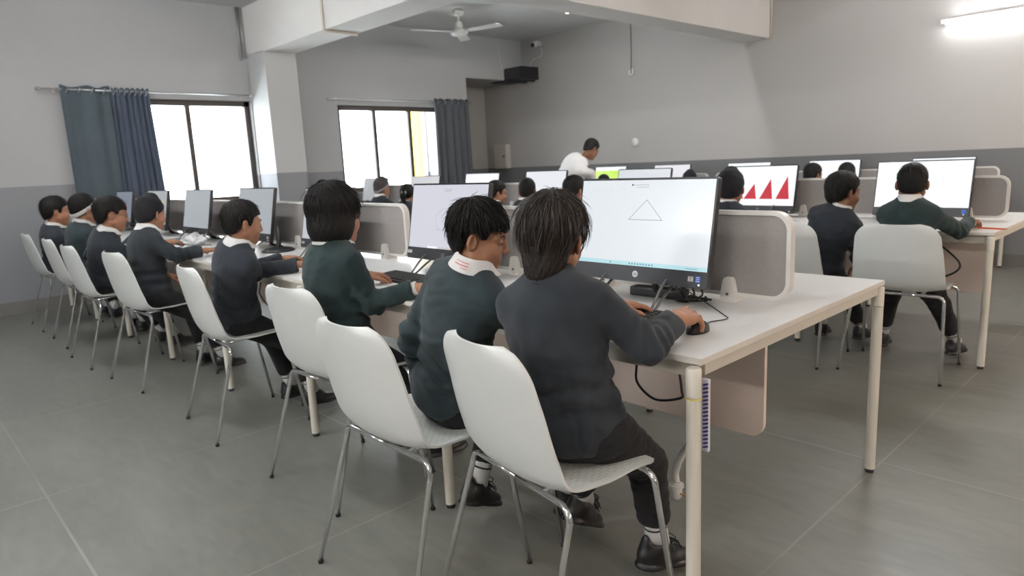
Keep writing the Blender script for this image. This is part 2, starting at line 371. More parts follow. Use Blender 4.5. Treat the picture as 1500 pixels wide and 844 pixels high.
b = MB(); b.lathe([(.022, .03), (.02, .042), (0, .044)], R=Matrix.Rotation(PI / 2, 3, 'X')); b.build('button', M['white'], r, True)
r = thing('electric_panel', 'cream electric panel box on the far wall near the corner', 'panel', (-9.0, FY, 1.40))
b = MB(); b.box((0, -.05, 0), (.32, .10, .42), bevel=.006); b.build('case', M['cream'], r)
b = MB(); b.box((.0, -.104, 0), (.28, .008, .38), bevel=.003); dr = b.build('door', M['cream'], r)
b = MB(); b.cyl((.1, -.105, .0), (.1, -.125, 0), .014); b.build('lock', M['black'], dr, True)
r = thing('wall_rack', 'black boxy rack hung high in the far left corner', 'rack', (-8.46, FY, 2.66))
b = MB(); b.box((.02, -.20, .05), (.72, .40, .20), bevel=.01); b.build('case', M['black'], r)
b = MB(); b.box((.02, -.404, .05), (.64, .006, .15), bevel=.004); b.build('front_panel', M['dark'], r)
b = MB(); b.box((.1, -.2, -.062), (.03, .38, .025)); b.box((.29, -.2, -.062), (.03, .38, .025)); b.build('bracket', M['dark'], r)
r = thing('security_camera', 'small white security camera under the ceiling in the far corner', 'camera', (-8.02, FY, 3.17))
b = MB(); b.lathe([(.035, 0), (.035, .012), (.02, .02), (.012, .06)], R=Matrix.Rotation(PI / 2, 3, 'X')); b.build('mount', M['white'], r, True)
b = MB(); a = np.array((.25, -.9, -.28)); a /= np.linalg.norm(a); c0 = np.array((0, -.07, .0)); b.tube([c0 - a * .02, c0 + a * .16], .046, 0, 16); b.build('body', M['white'], r, True)
b = MB(); b.tube([c0 + a * .158, c0 + a * .168], .037, 0, 16); b.build('lens', M['black'], r, True)
b = MB(); b.tube(catmull([(-7.98, FY - .012, 3.1), (-8.0, FY - .012, 2.98), (-8.2, FY - .012, 2.93), (-8.28, FY - .012, 2.83), (-8.3, FY - .03, 2.82)]), .005, 0, 6); tag(b.build('wire', M['white'], None, True), 'white wire running from the corner camera down to the black rack', 'wire')
b = MB(); b.tube([(WX + .01, 7.9, 3.2), (WX + .01, 7.92, 2.98), (WX + .012, 7.95, 2.8)], .006, 0, 6); tag(b.build('wire', M['white'], None, True), 'thin white wire down the left wall above the black rack', 'wire')
# conduit on the beam
b = MB(); b.tube(catmull([(-6.55, 3.69, CZ), (-6.55, 3.69, 2.80), (-6.55, 3.70, 2.705), (-6.55, 3.80, 2.70), (-6.55, 4.08, 2.70)], 6), .017, 0, 8); tag(b.build('conduit_pipe', M['leg'], None, True), 'cream conduit pipe bent under the wide ceiling beam', 'pipe')
b = MB(); b.tube([(WX + .02, 3.62, CZ), (WX + .02, 3.62, 2.66)], .013, 0, 8); b.tube([(WX + .02, 3.66, CZ), (WX + .02, 3.66, 2.70)], .009, 0, 8); tag(b.build('conduit_pipe', M['steel'], None, True), 'pair of thin grey conduit pipes down the corner left of the pillar', 'pipe')
b = MB(); b.tube(catmull([(-4.43, FY - .02, 2.60), (-4.36, FY - .03, 2.655), (-4.2, FY - .03, 2.665), (-4.10, FY - .02, 2.65), (-4.08, FY - .02, 2.72)]), .007, 0, 6); tag(b.build('wire', M['cream'], None, True), 'short loose wire looped at the end of the narrow beam', 'wire')
b = MB(); b.tube([(-4.095, FY - .015, 2.64), (-4.095, FY - .015, CZ)], .016, 0, 8); tag(b.build('conduit_pipe', M['cream'], None, True), 'grey vertical conduit pipe beside the narrow beam on the far wall', 'pipe')
r = thing('bulb', 'small lit white bulb under the ceiling beyond the beam', 'bulb', (-6.2, 7.05, CZ))
b = MB(); b.lathe([(.03, 0), (.03, -.02), (.016, -.04)]); b.build('socket', M['white'], r, True)
b = MB(); b.lathe([(.014, -.035), (.03, -.06), (.036, -.085), (.025, -.112), (.0, -.12)]); b.build('globe', emis((1, .97, .9), 5), r, True)

# ------------------------------------------------------------------ benches
DZ = .785
PITCH = 1.078
def bench(label, xr, n, y0, y1, name='bench_desk', double=True, mody=None):
    """run of n joined work tables; xr = right edge, y0/y1 front and back edges"""
    xl = xr - n * PITCH - .02; r = thing(name, label, 'desk', ((xl + xr) / 2, (y0 + y1) / 2, 0)); ox, oy = (xl + xr) / 2, (y0 + y1) / 2
    for k in range(n):
        a = xr - k * PITCH; c = a - PITCH if k < n - 1 else xl
        t = MB(); t.box(((a + c) / 2 - ox, 0, DZ - .009), (a - c - .0015, y1 - y0, .018), bevel=.002)
        o = t.build('table_top', [M['desk'], M['edge']], r)
        for p in o.data.polygons:
            if abs(p.normal.z) < .5: p.material_index = 1
    xs = [xr - .014] + [xr - k * PITCH for k in range(1, n)] + [xl + .045]
    for y, s in ((y0 - .014, -1), (y1 - .022, 1)):
        for x in xs:
            l = MB(); l.lathe([(.0195, .016), (.0195, DZ - .10)], (x - ox, y - oy, 0), n=20)
            l.lathe([(.0202, DZ - .098), (.0202, DZ - .026), (.017, DZ - .0215), (.004, DZ - .021)], (x - ox, y - oy, 0), n=20)
            lo = l.build('leg', M['leg'], r, 'auto')
            f = MB(); f.lathe([(.016, 0), (.017, .004), (.014, .017)], (x - ox, y - oy, 0), n=16); f.build('foot', M['rubber'], lo, True)
    for y in (y0 + .055, y1 - .055):
        q = MB(); q.box(((xl + xr) / 2 - ox, y - oy, DZ - .044), (xr - xl - .10, .03, .05), bevel=.003); q.build('rail', M['rail'], r)
    for x in (xr - .022, xl + .05):
        q = MB(); q.box((x - ox, 0, DZ - .036), (.024, y1 - y0 - .07, .034), bevel=.003); q.build('end_rail', M['rail'], r)
    ym = mody if mody is not None else (y0 + y1) / 2
    for k in range(n):
        a = xr - k * PITCH - (.15 if k == 0 else .05); c = xr - (k + 1) * PITCH + .05
        m = MB(); w = a - c; m.plate(rrect(w, .44, .05, 6, (a + c) / 2 - ox, .335 + .20), ym - .009 - oy, ym + .009 - oy); mo = m.build('modesty_panel', M['board'], r)
        for bx in (a - .09, c + .12):
            q = MB(); q.box((bx - ox, ym - .022 - oy, DZ - .075), (.045, .03, .075), bevel=.004); q.build('panel_bracket', M['clamp'], mo)
    return r
X1, X2, X3 = -.885, -.885, -1.555
bench('long white desk run with cream legs in the foreground', X1, 7, 1.478, 2.80)
bench('white desk run behind the foreground desk, the middle one of three', X2, 7, 4.53, 5.85)
bench('farthest white desk run in front of the grey far wall', X3, 6, 7.58, 8.36, double=False, mody=8.30)

def partition(label, xr, y, L=.965, z0=.803, z1=1.10, group=None):
    r = thing('partition_screen', label, 'partition screen', (xr - L / 2, y, DZ))
    w, h = L, z1 - z0; cz = (z0 + z1) / 2 - DZ
    p = MB(); p.plate(rrect(w - .026, h - .026, .05, 7, 0, cz), -.0125, .0125); p.build('panel', M['fabric'], r)
    o1 = rrect(w, h, .062, 7, 0, cz); o2 = rrect(w - .028, h - .028, .049, 7, 0, cz); n = len(o1); t = .0165
    V = [(x, -t, z) for x, z in o1] + [(x, -t, z) for x, z in o2] + [(x, t, z) for x, z in o1] + [(x, t, z) for x, z in o2]; F = []
    for i in range(n):
        j = (i + 1) % n; F += [(i, j, n + j, n + i), (2 * n + i, 3 * n + i, 3 * n + j, 2 * n + j), (i, 2 * n + i, 2 * n + j, j), (n + i, n + j, 3 * n + j, 3 * n + i)]
    e = MB(); e.add(V, F); e.build('edge_trim', M['trim'], r)
    for cx in (w / 2 - .21, -w / 2 + .21):
        q = MB(); o = [(-.028, .0), (.028, .0), (.027, .03), (.017, .078), (.010, .086), (-.010, .086), (-.017, .078), (-.027, .03)]
        q.plate([(cx + x, z) for x, z in o], -.038, -.0135); q.plate([(cx + x, z) for x, z in o], .0135, .038); q.box((cx, 0, .008), (.056, .07, .016))
        qo = q.build('clamp', M['clamp'], r); s = MB(); s.cyl((cx, -.0375, .028), (cx, -.041, .028), .005, 0, 10); s.build('screw', M['grey'], qo)
    return r
ordw = ['nearest', 'second', 'third', 'fourth', 'fifth', 'sixth', 'farthest']
for k in range(7):
    partition('grey fabric partition with white rim on the foreground desk, %s from its right end' % ordw[k] if k else 'grey brown fabric partition with white rim at the right end of the foreground desk', -.965 - k * PITCH, 2.165, group='partitions')
for k in range(7):
    partition('dark grey partition on the middle desk run, %s from its right end' % ordw[k] if k else 'dark grey rounded partition at the right end of the middle desk run', -.962 - k * PITCH, 5.235, z0=.80, z1=1.07)
for k in range(6):
    partition('grey partition on the farthest desk run, %s from its right end' % ordw[k] if k else 'grey rounded partition at the right end of the farthest desk run', -1.61 - k * PITCH, 8.24, z0=.80, z1=1.03)

# ------------------------------------------------------------------ all-in-one computers
def computer(label, x, y, ztop, color, strength, content=None, logo=True, near=False, W=.568, H=.365, tilt=11, rz=0, stickers=()):
    r = thing('desktop_computer', label, 'computer', (x, y, DZ), rz)
    T = Matrix.Rotation(math.radians(-tilt), 3, 'X'); h0 = ztop - DZ - H * math.cos(math.radians(tilt))
    base = np.array((0, -.075, h0)); A = np.array(T)
    def tf(v): return np.asarray(v, float) @ A.T + base
    def put(mb, name, m, par, smooth=False):
        for i in range(len(mb.v)): mb.v[i] = tf(mb.v[i])
        return mb.build(name, m, par, smooth)
    chin = .055
    b = MB(); b.plate(rrect(W, H, .008, 3, 0, H / 2), 0, .022); b.plate(rrect(W * .8, H * .8, .02, 3, 0, H / 2), .02, .045); hs = put(b, 'housing', M['black'], r)
    b = MB(); b.plate(rrect(W - .001, chin, .006, 3, 0, chin / 2 + .0005), -.003, .004); ch = put(b, 'chin', M['dark'], r)
    sw, sh = W - .014, H - chin - .008; sz = chin + sh / 2
    b = MB(); b.box((0, .0003, sz), (sw, .004, sh)); scr = put(b, 'screen', emis(color, strength), r)
    if logo:
        b = MB(); b.lathe([(.0115, 0), (.0115, .0012), (0, .0013)], (0, -.003, chin * .5), R=Matrix.Rotation(PI / 2, 3, 'X'), n=24); lg = put(b, 'logo', M['grey'] if not near else M['steel'], ch)
        if near:
            v, f = text_mesh('hp', .015, .35); b = MB(); b.add([(p[0], -.0047, p[1] + chin * .5 + .001) for p in v], f); put(b, 'logo_letters', M['dark'], ch)
    b = MB(); b.box((W / 2 - .03, -.0035, .012), (.006, .002, .006)); put(b, 'status_light', emis((1, 1, 1), 1.2), ch)
    for (sx, szz, w, hh, m, lines) in stickers:
        b = MB(); b.box((sx, -.0036, szz), (w, .0012, hh)); so = put(b, 'sticker', M[m], ch)
        b = MB()
        for q in range(lines): b.box((sx, -.0045, szz + hh * (.28 - .28 * q)), (w * (.7 - .15 * (q % 2)), .0006, hh * .12))
        put(b, 'sticker_print', M['white'] if m != 'white' else M['dark'], so)
    if content:
        for nm, kind, dat, colr, st in content:
            b = MB(); e = -.0022
            if kind == 'line':
                P = np.array(dat, float); w = .0011 if near else .0016
                for a, c in zip(P[:-1], P[1:]):
                    d = c - a; L = np.linalg.norm(d); d /= L + 1e-9; q = np.array((-d[1], d[0])) * w
                    pts = [a + q - d * w, c + q + d * w, c - q + d * w, a - q - d * w]
                    b.add([(p[0], e, p[1] + sz) for p in pts], [(0, 1, 2, 3)])
            elif kind == 'poly':
                for pl in dat: b.add([(p[0], e - .0002 * (st < 0), p[1] + sz) for p in pl], [tuple(range(len(pl)))])
            put(b, nm, emis(colr, abs(st)), scr)
    # easel stand: two bent rods and a back foot
    for s in (-1, 1):
        b = MB(); X = s * .13
        b.tube(catmull([(X, .0, h0 + .04), (X, -.085, .09), (X + s * .004, -.17, .012), (X + s * .004, -.182, .0075), (X + s * .004, -.15, .0075), (X, -.06, .06), (X, .03, h0 + .03)], 6), .0048, 0, 8)
        b.build('stand_leg', M['grey'], r, True)
    b = MB(); b.tube(catmull([(0, .03, h0 + .1), (0, .05, .04), (0, .09, .0085)], 6), .011, 0, 8); b.tube([(-.1, .09, .0085), (.1, .09, .0085)], .008, 0, 8); b.build('stand_foot', M['black'], r, True)
    return r
LINE = (.45, .46, .48)
def sq(x, z, w, h): return [(x - w / 2, z - h / 2), (x + w / 2, z - h / 2), (x + w / 2, z + h / 2), (x - w / 2, z + h / 2)]
def toolbar(x0=0., z=.128, n=9, s=1.):
    out = [[*sq(x0 - .032 + .0075 * i, z, .0045 * s, .0032)] for i in range(n)]
    return out
near_content = [
    ('drawn_triangle', 'line', [(-.052, .012), (.088, .012), (.018, .082), (-.052, .012)], LINE, .7),
    ('title_marks', 'poly', toolbar(-.01, .134, 9) + toolbar(.005, .126, 7), (.55, .56, .6), .75),
    ('title_dot', 'poly', [sq(-.048, .134, .006, .006)], (.1, .1, .12), .3),
    ('menu_marks', 'poly', [sq(-.20 + .03 * i, .117 - (i % 2) * .006, .012, .0015) for i in range(6)], (.75, .77, .8), .85),
    ('taskbar', 'poly', [[(-.276, -.151), (.276, -.151), (.276, -.136), (-.276, -.136)]], (.55, .86, .92), .82),
    ('taskbar_icons', 'poly', [sq(-.03 + .012 * i, -.1435, .006, .006) for i in range(9)], (.25, .45, .62), -.6),
    ('taskbar_corner', 'poly', [sq(-.115, -.1435, .008, .006), sq(.22, -.1435, .045, .0025)], (.3, .55, .65), -.7)]
pent = [(.012, .062), (.068, .085), (.115, .045), (.095, -.045), (.025, -.05), (.012, .062)]
second_content = [
    ('drawn_pentagon', 'line', [(-.062, -.06), (-.078, .005), (-.02, .045), (.040, .005), (.022, -.06), (-.062, -.06)], (.6, .62, .66), .72),
    ('title_marks', 'poly', toolbar(.0, .128, 9) + toolbar(.012, .121, 6), (.45, .46, .5), .7),
    ('taskbar', 'poly', [sq(-.09, -.146, .075, .011)], (.95, .96, 1), .95),
    ('taskbar_icons', 'poly', [sq(-.03 + .016 * i, -.146, .008, .008) for i in range(8)], (.7, .55, .4), .8)]
drawing = [('drawn_red_shape', 'poly', [[(-.02, .03), (.03, .06), (.08, .05), (.1, .0), (.06, -.04), (.0, -.03)]], (.75, .13, .16), .8), ('drawn_yellow_shape', 'poly', [[(.15, .06), (.19, .06), (.2, -.04), (.15, -.05)]], (.85, .75, .2), .85)]
DBG = (.80, .83, .89)
R1Y = 2.0
computer('large black desktop computer showing a triangle outline, nearest in the foreground', -1.418, R1Y, 1.223, (.90, .95, 1.0), .80, near_content, near=True, stickers=((.222, .030, .019, .016, 'white', 3), (.249, .030, .019, .022, 'blue', 3)))
computer('black desktop computer showing a pentagon outline, left of the nearest one', -2.515, R1Y, 1.216, (.86, .87, .97), .72, second_content, near=True, stickers=((-.262, .033, .034, .015, 'white', 2),))
computer('desktop computer half hidden behind the bobbed girl', -3.65, R1Y, 1.203, DBG, .62, stickers=((-.255, .03, .03, .014, 'white', 2),))
computer('desktop computer in front of the boy at the left window pane', -4.657, R1Y, 1.207, (.78, .84, .90), .46, stickers=((.245, .03, .02, .015, 'white', 1),))
computer('desktop computer under the mullion of the left window', -5.785, R1Y, 1.20, (.78, .84, .90), .46)
computer('desktop computer with a red and yellow drawing at the left window edge', -6.82, R1Y, 1.197, (.78, .82, .86), .46, drawing)
computer('desktop computer in front of the blue pleated curtain, farthest left', -7.90, R1Y, 1.19, (.55, .62, .75), .36, [('drawn_pink_shape', 'poly', [[(.06, -.02), (.12, .03), (.17, .0), (.15, -.06), (.08, -.07)]], (.7, .45, .5), .5)])
redtri = [('drawn_red_triangles', 'poly', [[(x - .05, -.10), (x + .055, -.10), (x + .03, h)] for x, h in ((-.185, .03), (-.075, .02), (.055, .055), (.185, .075))], (.72, .025, .05), .75)]
R2Y = 5.10
rect2 = [('drawn_rectangle', 'line', [(.03, -.03), (.03, .04), (.12, .04), (.12, -.0)], (.75, .78, .8), .85)]
W2_ = (.93, .97, 1.0)
computer('bright desktop computer in front of the boy at the right end of the middle row', -1.41, R2Y, 1.182, W2_, 1.0, rect2, stickers=((.255, .03, .024, .026, 'blue', 0),))
computer('desktop computer showing four red triangles in the middle row', -2.53, R2Y, 1.180, W2_, 1.0, redtri)
computer('desktop computer peeking over the nearest computer, its frame dark at the right', -3.63, R2Y, 1.185, (.86, .90, .96), .74)
computer('white lit desktop computer in front of the standing man', -4.835, R2Y, 1.195, (.94, .95, 1.0), .82)
computer('white lit desktop computer below the dark curtain, right of it', -5.82, R2Y, 1.190, (.94, .94, 1.0), .85)
computer('white lit desktop computer below the yellow window pane', -6.88, R2Y, 1.180, (.88, .89, .93), .70)
computer('pale desktop computer in front of the second window, beside the child with a head band', -8.02, R2Y, 1.172, (.80, .82, .85), .50)
R3Y = 8.06
computer('bright desktop computer in the far row, rightmost', -2.06, R3Y, 1.137, W2_, 1.0)
computer('bright desktop computer in the far row behind two dark heads', -3.14, R3Y, 1.149, W2_, 1.0)
computer('bright desktop computer in the far row above the red triangles', -4.17, R3Y, 1.153, W2_, 1.0)
computer('white desktop computer in the far row, right of the lime green one', -5.28, R3Y, 1.161, (.92, .92, .98), .85)
lime = [('drawn_lime_field', 'poly', [[(-.277, -.15), (.277, -.15), (.277, .095), (-.277, .095)]], (.56, .86, .02), .85)]
computer('desktop computer with a lime green screen beside the standing man', -6.33, R3Y, 1.165, (.93, .94, .95), .9, lime)

# ------------------------------------------------------------------ keyboards, mice, cables
def keyboard(label, x, y, rz):
    r = thing('keyboard', label, 'keyboard', (x, y, DZ), rz)
    b = MB(); b.box((0, 0, .009), (.44, .145, .016), R=Matrix.Rotation(math.radians(3), 3, 'X'), bevel=.004); b.build('case', M['black'], r)
    k = MB()
    for j in range(6):
        x0 = -.205; 
        for i in range(21):
            if i in (15, 19) and j < 2: continue
            k.box((x0 + i * .0205, -.052 + j * .0205, .0185 + (-.052 + j * .0205) * .052), (.016, .016, .006))
    k.build('keys', M['key'], r)
    return r
keyboard('black keyboard under the left hand of the nearest boy', -1.43, 1.75, math.radians(-3))
keyboard('black keyboard in front of the bobbed girl', -2.56, 1.765, math.radians(-2))
keyboard('black keyboard under the sleeve of the boy left of the girl', -3.52, 1.81, math.radians(2))
keyboard('black keyboard in front of the fourth computer', -4.72, 1.80, 0)
keyboard('black keyboard in front of the boy with the dark head cloth', -5.80, 1.80, 0)
def mouse(label, x, y, rz, m='black', cable=None):
    r = thing('computer_mouse', label, 'mouse', (x, y, DZ), rz)
    V = []; n = 14; k = 7
    for j in range(k + 1):
        t = j / k
        for i in range(n):
            a = 2 * PI * i / n; s = math.cos(t * PI / 2) ** .6 if t < 1 else 0.02
            V.append((.029 * s * math.cos(a), .052 * s * math.sin(a), .001 + .034 * math.sin(t * PI / 2) * (1 - .25 * max(0, math.sin(a)) * s)))
    b = MB(); F = [(j * n + i, j * n + (i + 1) % n, (j + 1) * n + (i + 1) % n, (j + 1) * n + i) for j in range(k) for i in range(n)]; F += [tuple(range(n))[::-1], tuple(k * n + i for i in range(n))]
    b.add(V, F); b.build('shell', M[m], r, True)
    b = MB(); b.tube([(0, .028, .024), (0, .036, .0215)], .0045, 0, 8); b.build('wheel', M['grey'], r, True)
    if cable:
        inv = Matrix.Rotation(-rz, 3, 'Z'); P = [tuple(inv @ Vector((p[0] - x, p[1] - y, p[2] - DZ))) for p in cable]
        b = MB(); b.tube(catmull([(0, .05, .006)] + P, 8), .0019, 0, 6); b.build('cord', M['cable'], r, True)
    return r
mouse('black mouse under the right hand of the nearest boy', -1.04, 1.715, math.radians(5), 'black', [(-1.065, 1.825, .788), (-1.045, 1.89, .788), (-1.08, 1.935, .788), (-1.24, 2.06, .80), (-1.33, 2.06, .84)])
mouse('black mouse at the fingertips of the bobbed girl', -2.13, 1.625, math.radians(-5))
mouse('black mouse under the hand of the boy at the right end of the middle row', -1.06, 4.80, 0)
mouse('black mouse under the hand of the boy with the dark head cloth', -4.56, 1.70, 0)
def cord(label, pts, r=.004, m='cable', name='cable'):
    b = MB(); b.tube(catmull(pts, 8), r, 0, 8); return tag(b.build(name, M[m], None, True), label, 'cable')
cord('black cable looped under the near right desk corner', [(-1.23, 1.70, .742), (-1.25, 1.70, .64), (-1.245, 1.70, .585), (-1.18, 1.70, .548), (-1.09, 1.70, .572), (-1.085, 1.70, .60), (-1.10, 1.70, .70), (-1.10, 1.70, .742)])
cord('black cable hanging in a loop under the desk by the third computer', [(-3.83, 1.62, .742), (-3.88, 1.62, .66), (-3.90, 1.62, .60), (-3.80, 1.62, .545), (-3.66, 1.62, .56), (-3.60, 1.62, .742)])
cord('black cable drooping under the middle desk beside the boy', [(-1.30, 4.75, .742), (-1.16, 4.75, .64), (-1.09, 4.75, .56), (-1.13, 4.75, .50), (-1.25, 4.75, .46), (-1.40, 4.75, .50), (-1.45, 4.75, .742)], .006)
for i, (lb, dx) in enumerate((('black cords tangled behind the stand of the nearest computer', -1.30), ('black cords behind the stand of the pentagon computer', -2.55))):
    b = MB()
    for k in range(4):
        x = dx + .03 * k - .03; b.tube(catmull([(x, 2.0, .90), (x + .05, 1.99, .83), (x + .06 - .045 * k, 2.03, .792), (x + .01, 2.08, .791), (x - .07 + .03 * k, 2.06, .81)], 6), .0035, 0, 6)
    tag(b.build('cord_bundle', M['cable'], None, True), lb, 'cables')
r = thing('power_adapter', 'black power brick lying behind the nearest keyboard', 'adapter', (-1.42, 2.075, DZ), .05)
b = MB(); b.box((0, 0, .018), (.22, .055, .034), bevel=.007); b.build('case', M['black'], r); b = MB(); b.tube(catmull([(.105, 0, .015), (.16, .0, .012), (.2, .02, .006)]), .004, 0, 6); b.build('lead', M['cable'], r, True)
r = thing('monitor_base', 'black low monitor base below the boy at the fourth computer', 'monitor base', (-4.36, 1.97, DZ), 0)  # round base and neck of a monitor by the fourth computer
b = MB(); b.lathe([(.105, 0), (.11, .008), (.09, .02), (.03, .03), (.0, .031)], n=28); b.build('base', M['black'], r, True)
b = MB(); b.tube(catmull([(0, 0, .02), (.01, .01, .1), (-.01, .02, .17)]), .016, 0, 10); b.build('neck', M['black'], r, True)
# white extension cable with plug under the near desk corner
r = thing('plug_cable', 'thick white cable with a plug hanging behind the near table leg', 'cable', (-1.1, 1.85, .3))
b = MB(); b.tube(catmull([(-.02, .02, .10), (-.05, 0, .055), (-.085, .0, .0), (-.105, 0, -.06), (-.102, 0, -.095)], 8), .0125, 0, 10); b.build('lead', M['white'], r, True)
b = MB(); b.lathe([(.016, -.055), (.019, -.065), (.021, -.105), (.016, -.112), (0, -.113)], (-.102, 0, -.04), n=16); b.lathe([(.026, -.062), (.026, -.07)], (-.102, 0, -.04), n=16); b.build('plug', M['white'], r, 'auto')
b = MB(); b.tube([(-.085, -.005, -.128), (-.058, -.005, -.132)], .003); b.tube([(-.085, .008, -.136), (-.060, .008, -.14)], .003); b.build('pin', M['copper'], r, True)
# pale strip with blue marks and tape ring on the near leg
r = thing('marking_strip', 'pale plastic strip with blue diagonal marks behind the near table leg', 'strip', (-.897, 1.52, .60))
b = MB(); b.box((0, 0, .02), (.020, .012, .20), R=None, bevel=.002); b.build('strip', M['strip'], r)
b = MB()
for k in range(17): b.box((.003, -.0065, -.066 + k * .0108), (.016, .0016, .0045), R=Matrix.Rotation(math.radians(-22), 3, 'Y'))
b.build('blue_marks', M['strip_b'], r)
b = MB(); t = np.linspace(0, 2 * PI, 33); b.tube([(-.899 + .0203 * math.cos(a), 1.464 + .0203 * math.sin(a), .683) for a in t], .0013, 0, 5, False); tag(b.build('tape_ring', M['yellow'], None, True), 'thin yellow ring around the near table leg', 'ring')
# crumpled bag, pencil
bm = bmesh.new(); bmesh.ops.create_icosphere(bm, subdivisions=3, radius=.085)
for v in bm.verts:
    n = v.co.normalized(); s = 1 + .28 * math.sin(n.x * 9 + n.y * 5) * math.sin(n.z * 7 + n.x * 4) + random.uniform(-.07, .07); v.co = Vector((v.co.x * 1.5, v.co.y, v.co.z * .5 + .042)) * s
    v.co.z = max(v.co.z, 0)
me = bpy.data.meshes.new('plastic_bag'); bm.to_mesh(me); bm.free(); me.materials.append(M['bag'])
tag(link('plastic_bag', me, None, (-5.42, 1.80, DZ + .002)), 'small crumpled clear plastic bag on the desk by the fifth computer', 'bag')
r = thing('pencil', 'orange red pencil on the desk beside the braceleted hand', 'pencil', (-.97, 4.70, DZ), 0)
b = MB(); b.tube([(-.04, .02, .006), (.10, -.02, .006)], .005, 0, 6); b.build('barrel', M['orange'], r); b = MB(); b.tube([(.10, -.02, .006), (.117, -.025, .006)], [.005, .0008], 0, 6); b.build('tip', M['skin'], r)

# ------------------------------------------------------------------ chairs
def chair_shell():
    prof = catmull([(q[0] * 1.05, q[1] * 1.075 if q[1] < .48 else .5106 + (q[1] - .475) * .925) for q in [(.225, .432), (.215, .447), (.19, .457), (.12, .463), (.02, .457), (-.06, .449), (-.105, .453), (-.137, .475), (-.158, .515), (-.176, .58), (-.192, .66), (-.205, .74), (-.214, .81), (-.219, .858)]], 4)
    d = np.concatenate([[0], np.cumsum(np.linalg.norm(np.diff(prof, axis=0), axis=1))]); tot = d[-1]; u = d / tot
    N = 20; hw = np.interp(u, [0, .08, .25, .45, .55, .75, .9, 1], [.182, .214, .232, .238, .236, .226, .214, .200])
    rt, rb = .085, .05
    for i in range(len(u)):
        e = tot - d[i]
        if e < rt: hw[i] -= rt - math.sqrt(max(rt * rt - (rt - e) ** 2, 0))
        if d[i] < rb: hw[i] -= rb - math.sqrt(max(rb * rb - (rb - d[i]) ** 2, 0))
    tg = np.gradient(prof, axis=0); tg /= np.linalg.norm(tg, axis=1)[:, None]
    nrm = np.stack([tg[:, 1], -tg[:, 0]], 1)            # points up/forward (sitter side)
    up, lo, UV = [], [], []; w = N + 1
    rise = np.interp(u, [0, .1, .3, .45, .6, .8, 1], [.0, .004, .010, .030, .044, .042, .030])
    for i in range(len(u)):
        for k in range(w):
            s = -1 + 2 * k / N; x = s * hw[i]; c = rise[i] * abs(s) ** 2.4
            y = prof[i, 0] + nrm[i, 0] * c; z = prof[i, 1] + nrm[i, 1] * c
            up.append((x, y, z)); UV.append((d[i], x))
            t = .0075 * (1 if abs(s) < .99 else .9); lo.append((x, y - nrm[i, 0] * t, z - nrm[i, 1] * t))
    m = len(u); n = m * w; F = []; mi = []
    for i in range(m - 1):
        for k in range(N):
            a = i * w + k; F.append((a, a + 1, a + w + 1, a + w)); mi.append(1 if d[i] < tot * .97 and 1 <= k < N - 1 and i > 2 else 0)
            F.append((n + a, n + a + w, n + a + w + 1, n + a + 1)); mi.append(0)
    for i in range(m - 1):
        for k in (0, N):
            a = i * w + k; F.append((a, a + w, n + a + w, n + a) if k == 0 else (a, n + a, n + a + w, a + w)); mi.append(0)
    for i in (0, m - 1):
        for k in range(N):
            a = i * w + k; F.append((a, n + a, n + a + 1, a + 1) if i == 0 else (a, a + 1, n + a + 1, n + a)); mi.append(0)
    b = MB(); b.v = [np.array(up + lo)]; b.f = F; b.mi = mi; b.n = 2 * n
    return b, np.array(UV + UV)
def make_chair():
    r = thing('shell_chair', 'x', 'chair')
    b, UV = chair_shell(); o = b.build('seat_shell', [M['shell'], M['seat']], r, True)
    uv = o.data.uv_layers.new(name='UVMap'); li = np.zeros(len(o.data.loops), int); o.data.loops.foreach_get('vertex_index', li)
    uv.data.foreach_set('uv', UV[li].ravel()); o.data.set_sharp_from_angle(angle=math.radians(50))
    for fr, yt, zt, yb, xb in ((0, -.105, .462, -.235, .262), (1, .165, .478, .238, .262)):
        for s in (-1, 1):
            x0 = .232 if fr == 0 else .247
            P = [(0, yt, zt), (s * .10, yt, zt)] + [(s * (x0 - .035 + .035 * math.sin(a)), yt + (yb - yt) * .03 * math.sin(a), zt - .035 + .035 * math.cos(a)) for a in np.linspace(0, PI / 2, 6)]
            P += [(s * xb, yb, .012)]
            t = MB(); t.tube(P, .0088, 0, 10); lo = t.build('leg', M['chrome'], r, True)
            c = MB(); c.lathe([(.0092, 0), (.0096, .010), (.0088, .013)], (s * xb, yb, 0), n=12); c.build('foot_cap', M['rubber'], lo, True)
    for s in (-1, 1):
        t = MB(); t.tube([(s * .12, -.105, .465), (s * .12, .02, .473), (s * .12, .165, .483)], .008, 0, 8); t.build('support_bar', M['chrome'], r, True)
    return r
proto = [None]
def chair(label, x, y, rz=0, group=None):
    """x, y: middle of the four feet"""
    if proto[0] is None: o = proto[0] = make_chair()
    else: o = copy_tree(proto[0])
    o.location = (x, y, 0); o.rotation_euler = (0, 0, math.radians(rz)); o['label'] = label; o['group'] = group or 'white shell chairs'; return o
CG = 'white chairs along the foreground desk'
chairs1 = [(-1.24, 1.270, -10, 'white shell chair nearest the camera, under the boy with shaggy hair'), (-1.735, 1.165, 0, 'white shell chair with an empty left half of seat, second from the front'),
    (-2.507, 1.35, 3, 'white shell chair under the bobbed girl'), (-3.545, 1.325, -4, 'white shell chair under the boy left of the bobbed girl'), (-4.80, 1.285, 5, 'white shell chair under the boy with the black head cloth'),
    (-5.68, 1.215, 2, 'white shell chair third from the left wall'), (-6.55, 1.245, 0, 'white shell chair second from the left wall'), (-7.47, 1.235, 0, 'white shell chair nearest the left wall')]
for x, y, rz, lb in chairs1: chair(lb, x, y, rz, CG)
CG2 = 'white chairs along the middle desk'
